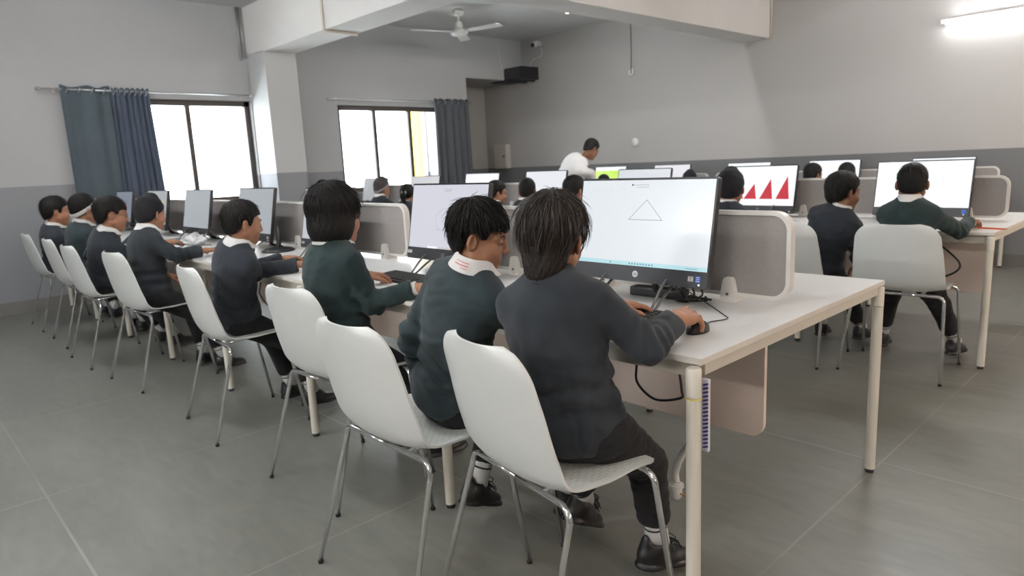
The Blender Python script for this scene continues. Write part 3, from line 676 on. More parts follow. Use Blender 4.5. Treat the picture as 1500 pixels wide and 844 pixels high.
for x, y, rz, lb in [(-1.257, 4.275, 3, 'white shell chair seen from behind at the right end of the middle row'), (-1.86, 4.19, 0, 'white shell chair second from the right in the middle row'),
    (-2.40, 4.30, 4, 'white shell chair under the child facing the red triangles'), (-3.75, 4.3, 0, 'white shell chair in the middle row under the child behind the nearest boy'), (-4.3, 4.3, 0, 'white shell chair in the middle row under the child in front of a grey partition'),
    (-4.82, 4.3, 0, 'white shell chair in the middle row under the boy in profile'), (-6.15, 4.3, 0, 'white shell chair in the middle row under the girl with the ponytail'), (-6.70, 4.3, 0, 'white shell chair in the middle row under the child with the grey band'), (-8.2, 4.41, 0, 'white shell chair in the middle row nearest the left wall')]: chair(lb, x, y, rz, CG2)
CG3 = 'white chairs along the farthest desk'
for x, lb in ((-2.68, 'white shell chair rightmost in the far row'), (-3.165, 'white shell chair second from the right in the far row'), (-4.6, 'white shell chair third from the right in the far row'), (-5.92, 'white shell chair in front of the standing man in the far row')):
    chair(lb, x, 7.33, 0, CG3)

# ------------------------------------------------------------------ people: smooth implicit bodies
def smin(a, b, k):
    h = np.clip(.5 + .5 * (b - a) / k, 0, 1); return b + (a - b) * h - k * h * (1 - h)
def cap(a, b, r1, r2=None):
    a = np.array(a, float); b = np.array(b, float); r2 = r1 if r2 is None else r2; ab = b - a; L = ab @ ab + 1e-12
    def f(p):
        t = np.clip((p - a) @ ab / L, 0, 1); return np.linalg.norm(p - a - t[:, None] * ab, axis=1) - (r1 + (r2 - r1) * t)
    return f
def ell(c, r, R=None):
    c = np.array(c, float); r = np.array(r, float); R = None if R is None else np.array(R, float)
    def f(p):
        q = p - c
        if R is not None: q = q @ R            # columns of R are the local axes
        k0 = np.linalg.norm(q / r, axis=1); k1 = np.linalg.norm(q / (r * r), axis=1) + 1e-9; return k0 * (k0 - 1) / k1
    return f
def sph(c, r): return ell(c, (r, r, r))
class Sdf:
    def __init__(s): s.ops = []; s.post = []
    def u(s, f, k=.02): s.ops.append((0, f, k)); return s
    def sub(s, f, k=.004): s.ops.append((1, f, k)); return s
    def cut(s, f): s.ops.append((2, f, 0)); return s
    def disp(s, f): s.post.append(f); return s
    def __call__(s, p):
        d = None
        for t, f, k in s.ops:
            v = f(p)
            if d is None: d = v
            elif t == 0: d = smin(d, v, k)
            elif t == 1: d = -smin(-d, v, k)
            else: d = np.maximum(d, v)
        for f in s.post: d = d + f(p)
        return d
def mesh_sdf(f, lo, hi, h):
    """surface nets over the blocks that the surface crosses"""
    lo = np.array(lo, float) - 2 * h; hi = np.array(hi, float) + 2 * h; B = 6
    nb = np.maximum(np.ceil((hi - lo) / (h * B)).astype(int), 1)
    bi = np.stack(np.meshgrid(*[np.arange(n) for n in nb], indexing='ij'), -1).reshape(-1, 3)
    dc = f(lo + (bi + .5) * B * h); n = nb * B + 1
    vals = np.repeat(np.repeat(np.repeat(dc.reshape(nb), B, 0), B, 1), B, 2)
    vals = np.pad(vals, ((0, 1),) * 3, mode='edge')
    act = bi[np.abs(dc) < B * h * 1.25]
    loc = np.stack(np.meshgrid(*[np.arange(B + 1)] * 3, indexing='ij'), -1).reshape(-1, 3)
    for s in range(0, len(act), 400):
        ix = (act[s:s + 400, None, :] * B + loc[None]).reshape(-1, 3)
        vals[ix[:, 0], ix[:, 1], ix[:, 2]] = f(lo + ix * h)
    ins = vals < 0
    c = ins[:-1, :-1, :-1].astype(np.int8)
    cnt = np.zeros_like(c)
    offs = [(i, j, k) for i in (0, 1) for j in (0, 1) for k in (0, 1)]
    def sl(a, o): return a[o[0]:a.shape[0] - 1 + o[0], o[1]:a.shape[1] - 1 + o[1], o[2]:a.shape[2] - 1 + o[2]]
    for o in offs: cnt = cnt + sl(ins, o)
    cells = np.argwhere((cnt > 0) & (cnt < 8))
    idx = -np.ones(c.shape, int); idx[tuple(cells.T)] = np.arange(len(cells))
    acc = np.zeros((len(cells), 3)); num = np.zeros(len(cells))
    for a in offs:
        for ax in range(3):
            if a[ax]: continue
            b_ = list(a); b_[ax] = 1
            va = vals[tuple((cells + a).T)]; vb = vals[tuple((cells + b_).T)]
            m = (va < 0) != (vb < 0); t = np.where(m, va / np.where(m, va - vb, 1), 0)
            p = np.tile(np.array(a, float), (len(cells), 1)); p[:, ax] += t
            acc[m] += p[m]; num += m
    V = lo + (cells + acc / np.maximum(num, 1)[:, None]) * h
    F = []
    for ax in range(3):
        o1, o2 = [(1, 2), (2, 0), (0, 1)][ax]
        sa = [slice(1, -1)] * 3; sa[ax] = slice(0, -1); sb = [slice(1, -1)] * 3; sb[ax] = slice(1, None)
        A = ins[tuple(sa)]; Bv = ins[tuple(sb)]; e = np.argwhere(A != Bv)
        if not len(e): continue
        sg = A[tuple(e.T)]; e = e + 1; e[:, ax] -= 1
        q = []
        for d1, d2 in ((1, 1), (0, 1), (0, 0), (1, 0)):
            cc = e.copy(); cc[:, o1] -= d1; cc[:, o2] -= d2; q.append(idx[tuple(cc.T)])
        q = np.stack(q, 1); ok = (q >= 0).all(1); q = q[ok]; sg = sg[ok]; q[~sg] = q[~sg][:, ::-1]; F.append(q)
    return V, (np.concatenate(F) if F else np.zeros((0, 4), int))
def bounds(pts, r):
    P = np.array(pts, float); return P.min(0) - r, P.max(0) + r
def quick(name, parts, mats, parent, off):
    """parts: list of (V, F, material index) -> one smooth mesh"""
    me = bpy.data.meshes.new(name); V = np.concatenate([p[0] for p in parts]) - off; n = 0; F = []; mi = []
    for v, f, m in parts:
        F += (np.asarray(f) + n).tolist(); n += len(v); mi += [m] * len(f)
    me.from_pydata(V.tolist(), [], F)
    for m in (mats if isinstance(mats, (list, tuple)) else [mats]): me.materials.append(m)
    me.polygons.foreach_set('material_index', mi); me.polygons.foreach_set('use_smooth', [True] * len(F))
    return link(name, me, parent)
def nrm(v): v = np.array(v, float); return v / (np.linalg.norm(v) + 1e-12)
def ik(S, T, L1, L2, pole):
    S = np.array(S, float); T = np.array(T, float); d = T - S; D = np.linalg.norm(d); k = max(1, D * 1.005 / (L1 + L2)); L1 *= k; L2 *= k
    x = d / D; a = (D * D + L1 * L1 - L2 * L2) / (2 * D); h = math.sqrt(max(L1 * L1 - a * a, 0)); p = np.array(pole, float); p = nrm(p - x * (p @ x)); return S + x * a + p * h
def wrinkle(amp, seed, fr=1.0):
    rs = np.random.RandomState(seed); W = rs.normal(size=(7, 3)) * np.array([38, 38, 52]) * fr; ph = rs.uniform(0, 6.28, 7)
    def f(p):
        w = .012 * np.sin(p[:, [1, 2, 0]] * 23 + ph[:3]); q = p + w; s = 0
        for k in range(7): s = s + np.sin(q @ W[k] + ph[k]) / (1 + .25 * k)
        return -amp * (np.abs(s) - 1.0) * .6
    return f

def hand_parts(wrist, ydir, up, side, curl, res, S=1., spread=.10, thumb=None):
    """side +1: thumb on the +x side of the hand frame"""
    y = nrm(ydir); z = np.array(up, float); z = nrm(z - y * (z @ y)); x = np.cross(y, z); R = np.stack([x, y, z], 1)
    s = Sdf(); s.u(ell((0, .040, 0), (.031, .041, .0145)), .01); s.u(cap((.016 * side, .018, 0), (.022 * side, .062, .001), .0125, .0105), .012)
    s.u(cap((-.012 * side, .014, -.001), (-.022 * side, .056, -.001), .0125, .0095), .012); s.u(cap((0, -.035, 0), (0, .02, 0), .0185, .018), .012)
    base = [(.0245, .070), (.0085, .0755), (-.0075, .0725), (-.0225, .065)]; Ls = [(.028, .019, .0155), (.031, .0215, .016), (.029, .020, .0155), (.022, .0155, .014)]
    for i in range(4):
        c = curl[i] if isinstance(curl[i], (tuple, list)) else (curl[i],) * 3
        p = np.array((base[i][0] * side, base[i][1], .001)); a = math.radians(0); fan = side * (1.5 - i) * spread
        rr = .0082 if i < 3 else .0072
        s.u(cap(p - np.array((0, .022, 0)), p, .0095, .0088), .007)
        for j in range(3):
            a += math.radians(c[j]); d = np.array((math.sin(fan) * math.cos(a), math.cos(fan) * math.cos(a), -math.sin(a))); q = p + d * Ls[i][j]
            s.u(cap(p, q, rr - .0006 * j, rr - .0006 * (j + 1)), .0025); p = q
    t = thumb or ((.75, .62, -.22), (.35, .88, -.30)); p = np.array((.020 * side, .018, -.004))
    q = p + nrm((t[0][0] * side, t[0][1], t[0][2])) * .033; s.u(cap(p, q, .0125, .0095), .008)
    q2 = q + nrm((t[1][0] * side, t[1][1], t[1][2])) * .024; s.u(cap(q, q2, .0092, .0082), .004)
    q3 = q2 + nrm((t[1][0] * side * .6, t[1][1], t[1][2] - .15)) * .017; s.u(cap(q2, q3, .008, .0068), .003)
    V, F = mesh_sdf(s, (-.07, -.055, -.085), (.07, .165, .045), res); return (V * S) @ R.T + np.array(wrist), F

LINES = dict(
    short=([-.12, -.085, -.055, -.032, -.022, .004, .013, .028, .036, .055, .08, .13], [-.078, -.07, -.055, -.03, .012, .014, -.015, -.012, .028, .046, .052, .056]),
    fringe=([-.12, -.085, -.055, -.036, -.026, .006, .013, .030, .044, .066, .09, .13], [-.088, -.082, -.062, -.03, .018, .022, .004, .006, .020, .028, .030, .034]),
    shaggy=([-.13, -.06, -.042, -.032, .004, .012, .032, .05, .08, .13], [-.142, -.138, -.06, .018, .010, -.03, -.02, .010, .02, .03]),
    bob=([-.13, .0, .022, .035, .048, .07, .13], [-.104, -.104, -.095, -.07, .004, .018, .022]),
    crew=([-.12, -.085, -.055, -.032, -.022, .004, .013, .028, .036, .055, .08, .13], [-.072, -.066, -.05, -.03, .014, .016, -.008, -.006, .034, .052, .056, .06]))
def head_local(neck_a, neck_b, hs, res, detail):
    """skin of head and neck in head coordinates (x right, y face, z up, metres of a child's head)"""
    s = Sdf(); s.u(ell((0, -.012, .032), (.0725, .089, .082)), .01); s.u(ell((0, .028, -.035), (.058, .062, .074)), .03)
    s.u(sph((0, .058, -.092), .021), .03)
    for q in (-1, 1):
        s.u(sph((.034 * q, .052, -.040), .029), .022); s.u(cap((.016 * q, .083, .016), (.045 * q, .066, .014), .011, .010), .014)
        s.u(cap((.052 * q, .0, -.055), (.018 * q, .055, -.094), .020, .017), .025)
    for q in (-1, 1): s.sub(sph((.031 * q, .098, -.004), .0165), .012)
    s.u(cap((0, .084, .006), (0, .099, -.033), .0072, .0095), .010); s.u(sph((0, .098, -.035), .0098), .006)
    for q in (-1, 1): s.u(sph((.0105 * q, .094, -.038), .0075), .005)
    s.u(cap((-.016, .080, -.0625), (.016, .080, -.0625), .0062), .006); s.u(cap((-.013, .081, -.0715), (.013, .081, -.0715), .0068), .006)
    s.sub(cap((-.02, .090, -.0668), (.02, .090, -.0668), .0022), .003)
    for q in (-1, 1):   # lids
        s.u(ell((.031 * q, .0745, -.002), (.0155, .0125, .0115)), .004)
        a = math.radians(34) * q; R = np.array(Matrix.Rotation(a, 3, 'Z')); c = np.array((.079 * q, -.010, -.012))
        s.u(ell(c, (.0085, .0195, .0305), R), .006); s.sub(ell(c + R @ np.array((.0080 * q, .003, .003)), (.0075, .0125, .0205), R), .003)
    s.u(cap(neck_a, neck_b, .046, .043), .022)
    lo = np.minimum((-.1, -.115, -.13), np.minimum(neck_a, neck_b) - .05); hi = np.maximum((.1, .125, .125), np.maximum(neck_a, neck_b) + .05)
    return mesh_sdf(s, lo, hi, res)
def hair_local(style, res, seed):
    rs = np.random.RandomState(seed); ys, zs = LINES.get(style, LINES['short']); s = Sdf(); k = {'bob': 1.09, 'shaggy': 1.03, 'fringe': 1.03, 'crew': .985}.get(style, 1.02)
    c = np.array((0, -.014, .036)); r = np.array((.0835 * k, .1015 * k, .092 * k))
    s.u(ell(c, r), .01)
    if style == 'shaggy': s.u(ell((0, -.046, -.045), (.066, .060, .108)), .05); s.u(ell((0, -.02, .035), (.086, .10, .085)), .03)
    if style == 'bob': s.u(ell((0, -.022, -.045), (.093, .096, .095)), .03)
    if style in ('short', 'fringe', 'crew'): s.u(ell((0, -.045, -.025), (.066, .058, .062)), .03)
    jag = rs.uniform(0, 6, 4)
    def line(p):
        ang = np.arctan2(p[:, 0], p[:, 1] + .02)
        j = .003 * np.sin(ang * 23 + jag[0]) + .0025 * np.sin(ang * 41 + jag[1]) if style != 'bob' else .002 * np.sin(ang * 30)
        z = np.interp(p[:, 1], ys, zs) + j * (2.2 if style == 'shaggy' else 1)
        if style == 'shaggy': z = z - .045 * np.clip(-p[:, 0] / .05, 0, 1) * (p[:, 1] > -.045) * (p[:, 1] < .035)
        if style == 'fringe': z = z - .012 * np.clip(-p[:, 0] / .05, -1, 1) * (p[:, 1] > .04)
        return (z - p[:, 2]) * .75
    s.cut(line)
    # part hollow towards the skull keeps it a cap
    f1, f2 = rs.uniform(0, 6, 2)
    def groove(p):
        ang = np.arctan2(p[:, 0], p[:, 1] + .035); rad = np.linalg.norm(p[:, :2] - np.array((0, -.035)), axis=1)
        w = np.clip(rad / .05, 0, 1)
        return w * (.0009 * np.sin(ang * 19 + f1 + 5 * np.sin(p[:, 2] * 33 + ang)) + .0008 * np.sin(ang * 37 + f2 + 4 * np.sin(p[:, 2] * 47 + 2 * ang)))
    s.disp(groove)
    return (mesh_sdf(s, (-.12, -.14, -.14), (.12, .12, .15), res), c, r, ys, zs)
def strands_local(n, style, c, r, ys, zs, seed, V0):
    rs = np.random.RandomState(seed); crown = np.array((.005, -.055, .125)); V = []; F = []; m = 0
    pick = V0[rs.randint(0, len(V0), n)]
    long_ = style in ('shaggy', 'bob')
    for p in pick:
        if p[2] < -.05 and not long_: continue
        steps = 6; L = rs.uniform(.035, .075) * (1.15 if long_ else .8); p = p.copy(); o = p - c; o /= np.linalg.norm(o); lift = rs.uniform(.0, .006) if rs.rand() < .88 else rs.uniform(.008, .026); P = []
        away = p - crown; g = np.array((0, .15, -.75)) if style == 'fringe' else np.array((0, 0, -.9))
        t0 = nrm(nrm(away) + g * (.9 if p[2] < .06 else .35) + rs.normal(size=3) * (.30 if long_ else .22))
        for k in range(steps + 1):
            P.append(p + nrm(p - c) * lift * (k / steps) + nrm(p - c) * .0008)
            nn = nrm((p - c) / (r * r)); t = nrm(t0 - nn * (t0 @ nn)); t0 = nrm(t0 + np.array((0, 0, -.10))); p = p + t * L / steps
            if not long_:
                q = (p - c) / r; kk = np.linalg.norm(q)
                if kk < 1 and p[2] > -.01: p = c + (p - c) / kk
        P = np.array(P)
        if long_ and style == 'shaggy' and p[0] > .02 and ((P[:, 1] > -.05) & (P[:, 2] < .02) & (P[:, 1] < .03)).any(): continue
        if not long_ and (P[:, 2] < np.interp(P[:, 1], ys, zs) - .007).any(): continue
        w = rs.uniform(.0012, .0028); T = np.gradient(P, axis=0); nn = np.array([nrm(q - c) for q in P]); sd = np.cross(T, nn); sd /= np.linalg.norm(sd, axis=1)[:, None] + 1e-9
        ww = w * np.interp(np.linspace(0, 1, steps + 1), [0, .25, .7, 1], [.5, 1, .8, .05])
        a = P - sd * ww[:, None]; b_ = P + nn * ww[:, None] * .7; d = P + sd * ww[:, None]
        V += [np.stack([a, b_, d], 1).reshape(-1, 3)]
        for k in range(steps):
            q = m + 3 * k; F += [(q, q + 1, q + 4, q + 3), (q + 1, q + 2, q + 5, q + 4), (q + 2, q, q + 3, q + 5)]
        m += 3 * (steps + 1)
    return (np.concatenate(V), F) if V else (np.zeros((0, 3)), [])

def person(label, hip, headp, yaw, hyaw=None, pitch=0, roll=0, S=1., hs=1., hair='short', hm='hair', sw='sweater', R=None, L=None, feet=None, res=.009, strands=0, seed=1,
           skin='skin', standing=False, head_cloth=None, band=None, torso_w=1., hunch=.02, bottom='trouser', collar=1., cuffs=False, knee_out=.0, group=None, detail=0, poleR=None, poleL=None, shoe_pitch=(0, 0), collar_print=False, hem=-.055, nb=None, leg=.92, toe=(.12, .12), glasses=False):
    yaw = math.radians(yaw); hyaw = yaw if hyaw is None else math.radians(hyaw); hip = np.array(hip, float); H = np.array(headp, float); off = np.array((hip[0], hip[1], 0.))
    root = thing('person', label, 'person', tuple(off), 0, group)
    f = np.array((-math.sin(yaw), math.cos(yaw), 0)); r = np.array((math.cos(yaw), math.sin(yaw), 0)); up = np.array((0, 0, 1.))
    Rh = np.array(Matrix.Rotation(hyaw, 3, 'Z') @ Matrix.Rotation(math.radians(pitch), 3, 'X') @ Matrix.Rotation(math.radians(roll), 3, 'Y'))
    hz = Rh @ np.array((0, -.035, -.155)) * hs
    N = H + np.array((0, 0, -.100)) * hs - f * .030 if nb is None else np.array(nb, float)   # base of the neck
    u = nrm(N - hip); fw = nrm(f - u * (f @ u)); rt = np.cross(fw, u); Rt = np.stack([rt, fw, u], 1); TL = np.linalg.norm(N - hip)
    C = hip + (N - hip) * .66 - fw * hunch * S; Bl = hip + (N - hip) * .32 - fw * hunch * .6 * S
    w = S * torso_w; SH = N - u * .082 * S
    sh = {s: SH + rt * s * .120 * w - fw * .004 for s in (1, -1)}
    # ---- arms
    L1, L2 = .245 * S, .215 * S; arms = {}
    for s, A, pole in ((1, R, poleR), (-1, L, poleL)):
        if A is None: A = dict(w=hip + rt * s * .17 * S + fw * .16 * S + up * .06)
        W = np.array(A['w'], float); pl = pole if pole is not None else (rt * s * .55 - up * .8 - fw * .25)
        E = ik(sh[s], W, L1, L2, pl) if 'e' not in A else np.array(A['e'], float); arms[s] = (E, W, A)
    def torso(s, g):
        s.u(ell(hip + u * .005, (.130 * w + g, .108 * S + g, .10 * S + g), Rt), .03); s.u(ell(Bl, (.119 * w + g, .096 * S + g, .14 * S + g), Rt), .05)
        s.u(ell(C, (.133 * w + g, .097 * S + g, .15 * S + g), Rt), .05); s.u(cap(sh[1] - rt * .02, sh[-1] + rt * .02, .050 * S + g), .045)
        s.u(cap(N - u * .004, SH + rt * .10 * w, .043 * S + g, .044 * S + g), .03); s.u(cap(N - u * .004, SH - rt * .10 * w, .043 * S + g, .044 * S + g), .03)
    # ---- sweater
    sd = Sdf(); torso(sd, .008); sd.u(ell(hip + u * .01, (.139 * w, .118 * S, .112 * S), Rt), .03)
    Wc = {s: arms[s][1] - nrm(arms[s][1] - arms[s][0]) * arms[s][2].get('cut', .012) for s in (1, -1)}
    hp = hip + u * hem * S
    for s in (1, -1):
        E = arms[s][0]; W_ = Wc[s]; e = nrm(W_ - E)
        sd.u(cap(sh[s], E, .053 * S, .045 * S), .018)
        a = Sdf(); a.u(cap(E, W_ + e * .03, .045 * S, .0335 * S), .01); a.u(cap(W_ - e * .035, W_ - e * .005, .038 * S), .012); a.cut(lambda p, W_=W_, e=e: (p - W_) @ e); sd.u(a, .010)
        sd.sub(cap(W_ - e * .012, W_ + e * .1, .026 * S), .004)
    sd.disp(wrinkle(.0028 if res < .008 else .0022, seed))
    el = [(arms[s][0], 1) for s in (1, -1)]
    def folds(p, seed=seed):
        out = 0
        for s in (1, -1):
            E, W_ = arms[s][0], arms[s][1]; ax = nrm(W_ - sh[s]); q = p - E; dd = np.linalg.norm(q, axis=1); out = out + .0062 * np.exp(-(dd / .08) ** 2) * np.sin((q @ ax) * 150 + 3 * np.sin(q[:, 2] * 30))
        q = p - sh[s] + u * .05; out = out + .0045 * np.exp(-(np.linalg.norm(q, axis=1) / .06) ** 2) * np.sin((q @ (u + .8 * s * rt)) * 95)
        q = p - (Bl - u * .02); out = out + .0065 * np.exp(-((q @ u) / .08) ** 2) * np.sin((q @ u) * 95 + 14 * (q @ rt) + 2 * np.sin((q @ rt) * 25 + seed))
        q = p - hp; out = out + (.0012 * np.sin((np.arctan2(q @ rt, q @ fw)) * 60) - .001) * ((q @ u) < .032)
        return out
    sd.disp(folds)
    sd.cut(lambda p: -((p - hp) @ u)); sd.sub(cap(N + u * .03, N + u * .2, .05 * S, .05 * S), .006); 
    pts = [hip - .16, hip + .16, N + .06, N - .06, *sh.values(), *[a[0] for a in arms.values()], *[a[1] for a in arms.values()]]
    lo, hi = bounds(pts, .06 * S); quick('sweater' if sw != 'shirt' else 'shirt', [(*mesh_sdf(sd, lo, hi, res), 0)], M[sw], root, off)
    # ---- legs
    T1, T2 = .355 * S * leg, .335 * S * leg; ft = feet or [hip + rt * .08 * S + fw * .34 * S, hip - rt * .08 * S + fw * .34 * S]
    tr = Sdf(); g = .004; tr.u(ell(hip - u * .018, (.134 * w, .106 * S, .088 * S), Rt), .03); legs = []
    for s, q in ((1, ft[0]), (-1, ft[1])):
        A = np.array((q[0], q[1], q[2] if len(q) > 2 and not (feet is None) else .085), float); J = hip + rt * s * .074 * S - u * .015
        K = ik(J, A, T1, T2, f * .8 + up * .9 + r * s * knee_out if not standing else f); legs.append((J, K, A))
        e = nrm(A - K); cutp = A - e * .075
        tr.u(cap(J, K, .082 * S, .060 * S), .03); a = Sdf(); a.u(cap(K, A, .060 * S, .046 * S)); a.cut(lambda p, c=cutp, e=e: (p - c) @ e); tr.u(a, .015); tr.sub(cap(cutp - e * .02, A, .036 * S), .003)
    tr.disp(wrinkle(.003, seed + 50, .8)); tr.cut(lambda p: (p - (hip + u * .02 * S)) @ u)
    pts = [hip - .15, hip + .15] + [x for l in legs for x in l]; lo, hi = bounds(pts, .08 * S); quick('trousers', [(*mesh_sdf(tr, lo, hi, res * 1.1), 0)], M[bottom], root, off)
    # ---- skin: torso and limbs under the clothes, head, hands, in one mesh
    bd = Sdf(); torso(bd, -.010)
    for s in (1, -1): bd.u(cap(sh[s], arms[s][0], .036 * S, .030 * S), .03); bd.u(cap(arms[s][0], arms[s][1], .030 * S, .021 * S), .012)
    for J, K, A in legs: bd.u(cap(J, K, .066 * S, .046 * S), .03); bd.u(cap(K, A, .046 * S, .027 * S), .01)
    pts = [hip - .13, hip + .13, N, *sh.values()] + [x for a in arms.values() for x in a[:2]] + [x for l in legs for x in l]; lo, hi = bounds(pts, .05 * S)
    parts = [(*mesh_sdf(bd, lo, hi, max(res * 1.4, .011)), 0)]
    na = Rh.T @ (N + u * .0 - H) / hs; nbp = np.array((0, -.022, -.06)); hres = {2: .0028, 1: .004}.get(detail, .0065)
    V, F = head_local(na, nbp, hs, hres, detail); parts.append((V * hs @ Rh.T + H, F, 0))
    for s in (1, -1):
        E, W_, A = arms[s]; d = A.get('d', nrm(W_ - E)); upv = A.get('up', (0, 0, 1)); cr = A.get('curl', (22, 24, 26, 28))
        V, F = hand_parts(W_, d, upv, -s, cr, {2: .0024, 1: .0034}.get(detail, .0055), S * .98 * A.get('hsc', 1.05), A.get('spread', .10), A.get('thumb')); parts.append((V, F, 0))
    if nb is None or True: quick('body', parts, M[skin], root, off)
    # ---- face details
    def hl(v): return np.asarray(v, float) * hs @ Rh.T + H - off
    e = MB(); ir = MB()
    for s in (-1, 1):
        eb = MB(); eb.lathe([(.0, -.0108), (.0076, -.0076), (.0108, 0), (.0076, .0076), (0, .0108)], n=14); V = np.concatenate(eb.v) + np.array((.031 * s, .0765, -.0045)); F = eb.f
        o = MB(); o.add(hl(V), F); eo = o.build('eye', M['eye'], root, True)
        b = MB(); dv = nrm((0, 1, -.45)); b.lathe([(.0055, .0), (.005, .0018), (0, .0022)], n=12, R=Vector((0, 0, 1)).rotation_difference(Vector(dv)).to_matrix()); V = np.concatenate(b.v) + np.array((.031 * s, .0765, -.0045)) + dv * .0094
        o = MB(); o.add(hl(V), b.f); o.build('iris', M['iris'], eo, True)
        if detail:
            b = MB(); b.tube([hl(((.031 + .0145 * k) * s, .0845 - .006 * k * k + .0015, -.0045 + .0035 * (1 - k * k))) for k in np.linspace(-1, 1, 9)], [.0004] + [.0013] * 7 + [.0004], 0, 5); b.build('eyelash', M['hair'], root, True)
        b = MB(); b.tube([hl(((.031 + .019 * k) * s, .0865 - .011 * max(k, 0) ** 2 - .002 * abs(k), .0175 + .004 * (1 - k * k))) for k in np.linspace(-1, 1, 9)], [.0008, .002, .0026, .0028, .0028, .0025, .002, .0015, .0006], 0, 6); b.build('eyebrow', M['hair'], root, True)
    b = MB(); b.tube([hl((x, .0872 - 22 * x * x, -.0712 + (.0 if abs(x) < .01 else .001))) for x in np.linspace(-.015, .015, 9)], [.0008, .002, .003, .0035, .0037, .0035, .003, .002, .0008], 0, 6); b.build('lower_lip', M['lip'], root, True)
    if glasses:
        b = MB(); t = np.linspace(0, 2 * PI, 17)
        for s in (-1, 1):
            b.tube([hl(((.031 + .0195 * math.cos(a)) * s, .0935 - .012 * (.5 + .5 * math.cos(a)), -.004 + .0165 * math.sin(a))) for a in t], .0013, 0, 6, False)
            b.tube([hl((.0505 * s, .082, .0)), hl((.074 * s, .05, .002)), hl((.083 * s, -.002, .004))], .0014, 0, 6)
        b.tube([hl((-.0115, .0935, .0)), hl((0, .1, .003)), hl((.0115, .0935, .0))], .0013, 0, 6)
        b.build('glasses', M['black'], root, True)
    # ---- hair
    rh = {2: .0032, 1: .0045}.get(detail, .007)
    if head_cloth != 'patka':
        (V, F), c, rr, ys, zs = hair_local(hair, rh, seed); ps = [(V * hs @ Rh.T + H, F, 0)]
        if strands:
            top = V[(np.linalg.norm((V - c) / rr, axis=1) > .93) | (V[:, 2] < -.02)]
            V2, F2 = strands_local(strands, hair, c, rr, ys, zs, seed, top); 
            if len(V2): ps.append((V2 * hs @ Rh.T + H, F2, 0))
        me = bpy.data.meshes.new('hair'); n = 0; VV = []; FF = []
        for v, fc, _ in ps: VV.append(v - off); FF += [tuple(int(i) + n for i in q) for q in fc]; n += len(v)
        me.from_pydata(np.concatenate(VV).tolist(), [], FF); me.materials.append(M[hm]); me.materials.append(M['hair_hi'] if hm == 'hair_b' else M['hair_b']); ncap = len(ps[0][1]); me.polygons.foreach_set('material_index', [1 if i >= ncap and ((i - ncap) // 18) % 6 == 0 else 0 for i in range(len(FF))]); me.polygons.foreach_set('use_smooth', [True] * len(FF)); link('hair', me, root)
        if hair == 'ponytail':
            s = Sdf(); s.u(cap((0, -.105, .02), (0, -.135, -.02), .02, .032), .02); s.u(cap((0, -.135, -.02), (.01, -.13, -.15), .034, .016), .02); V, F = mesh_sdf(s, (-.06, -.19, -.19), (.06, -.06, .06), rh); quick('ponytail', [(V * hs @ Rh.T + H, F, 0)], M[hm], root, off)
            b = MB(); t = np.linspace(0, 2 * PI, 17); b.tube([hl((.024 * math.cos(a), -.108, .02 + .024 * math.sin(a))) for a in t], .007, 0, 6, False); b.build('hair_band', M['band'], root, True)
    if head_cloth == 'patka':
        s = Sdf(); s.u(ell((0, -.012, .036), (.088, .104, .098)), .01); s.u(ell((0, .01, .125), (.034, .036, .022)), .03); s.u(ell((0, -.045, -.025), (.066, .058, .062)), .03); s.cut(lambda p: (np.interp(p[:, 1], [-.12, -.05, .0, .06, .12], [-.075, -.06, -.004, .03, .04]) - p[:, 2]) * .8)
        s.disp(lambda p: .0008 * np.sin((p[:, 2] + .4 * p[:, 1]) * 130)); V, F = mesh_sdf(s, (-.11, -.13, -.1), (.11, .12, .16), rh); quick('head_cloth', [(V * hs @ Rh.T + H, F, 0)], M[hm], root, off)
    if band:
        s = Sdf(); s.u(ell((0, -.012, .034), (.0905, .107, .1)), .01); s.u(ell((0, -.045, -.025), (.071, .064, .067)), .03); nn = nrm((0, -.72, 1)); s.cut(lambda p: np.abs((p - np.array((0, -.012, .006))) @ nn) - .0155); V, F = mesh_sdf(s, (-.11, -.13, -.1), (.11, .12, .13), min(rh, .005)); quick('head_band', [(V * hs @ Rh.T + H, F, 0)], M[band], root, off)
    # ---- shirt collar
    if collar:
        n = 40; prof = [(.047, -.012), (.050, .026), (.054, .031), (.060, .026), (.077, -.012), (.0735, -.015), (.056, .015), (.052, -.014)]; V = []; F = []; m = len(prof)
        cu = nrm(u * .8 + (H - N) * .6); cf = nrm(f - cu * (f @ cu)); cr_ = np.cross(cf, cu); cN = N + u * .006
        for k in range(n + 1):
            a = -PI / 2 + .16 + (2 * PI - .32) * k / n; fr = max(0, -math.sin(a))  # 1 at the front
            for i, (q, z) in enumerate(prof):
                q2 = q * S * collar * (1 + (.25 * fr * fr if i in (4, 5) else 0)); zz = z * S * collar * (1 - .35 * fr) - (.022 * S * fr ** 2 if i in (3, 4, 5) else .012 * fr * S)
                V.append(cN + cr_ * q2 * math.cos(a) - cf * q2 * math.sin(a) * 1.0 + cu * zz - off)
        for k in range(n):
            for i in range(m): F.append((k * m + i, k * m + (i + 1) % m, (k + 1) * m + (i + 1) % m, (k + 1) * m + i))
        F += [tuple(range(m)), tuple(n * m + i for i in range(m))[::-1]]
        b = MB(); b.add(V, F); co = b.build('shirt_collar', M['shirt'], root, 'auto')
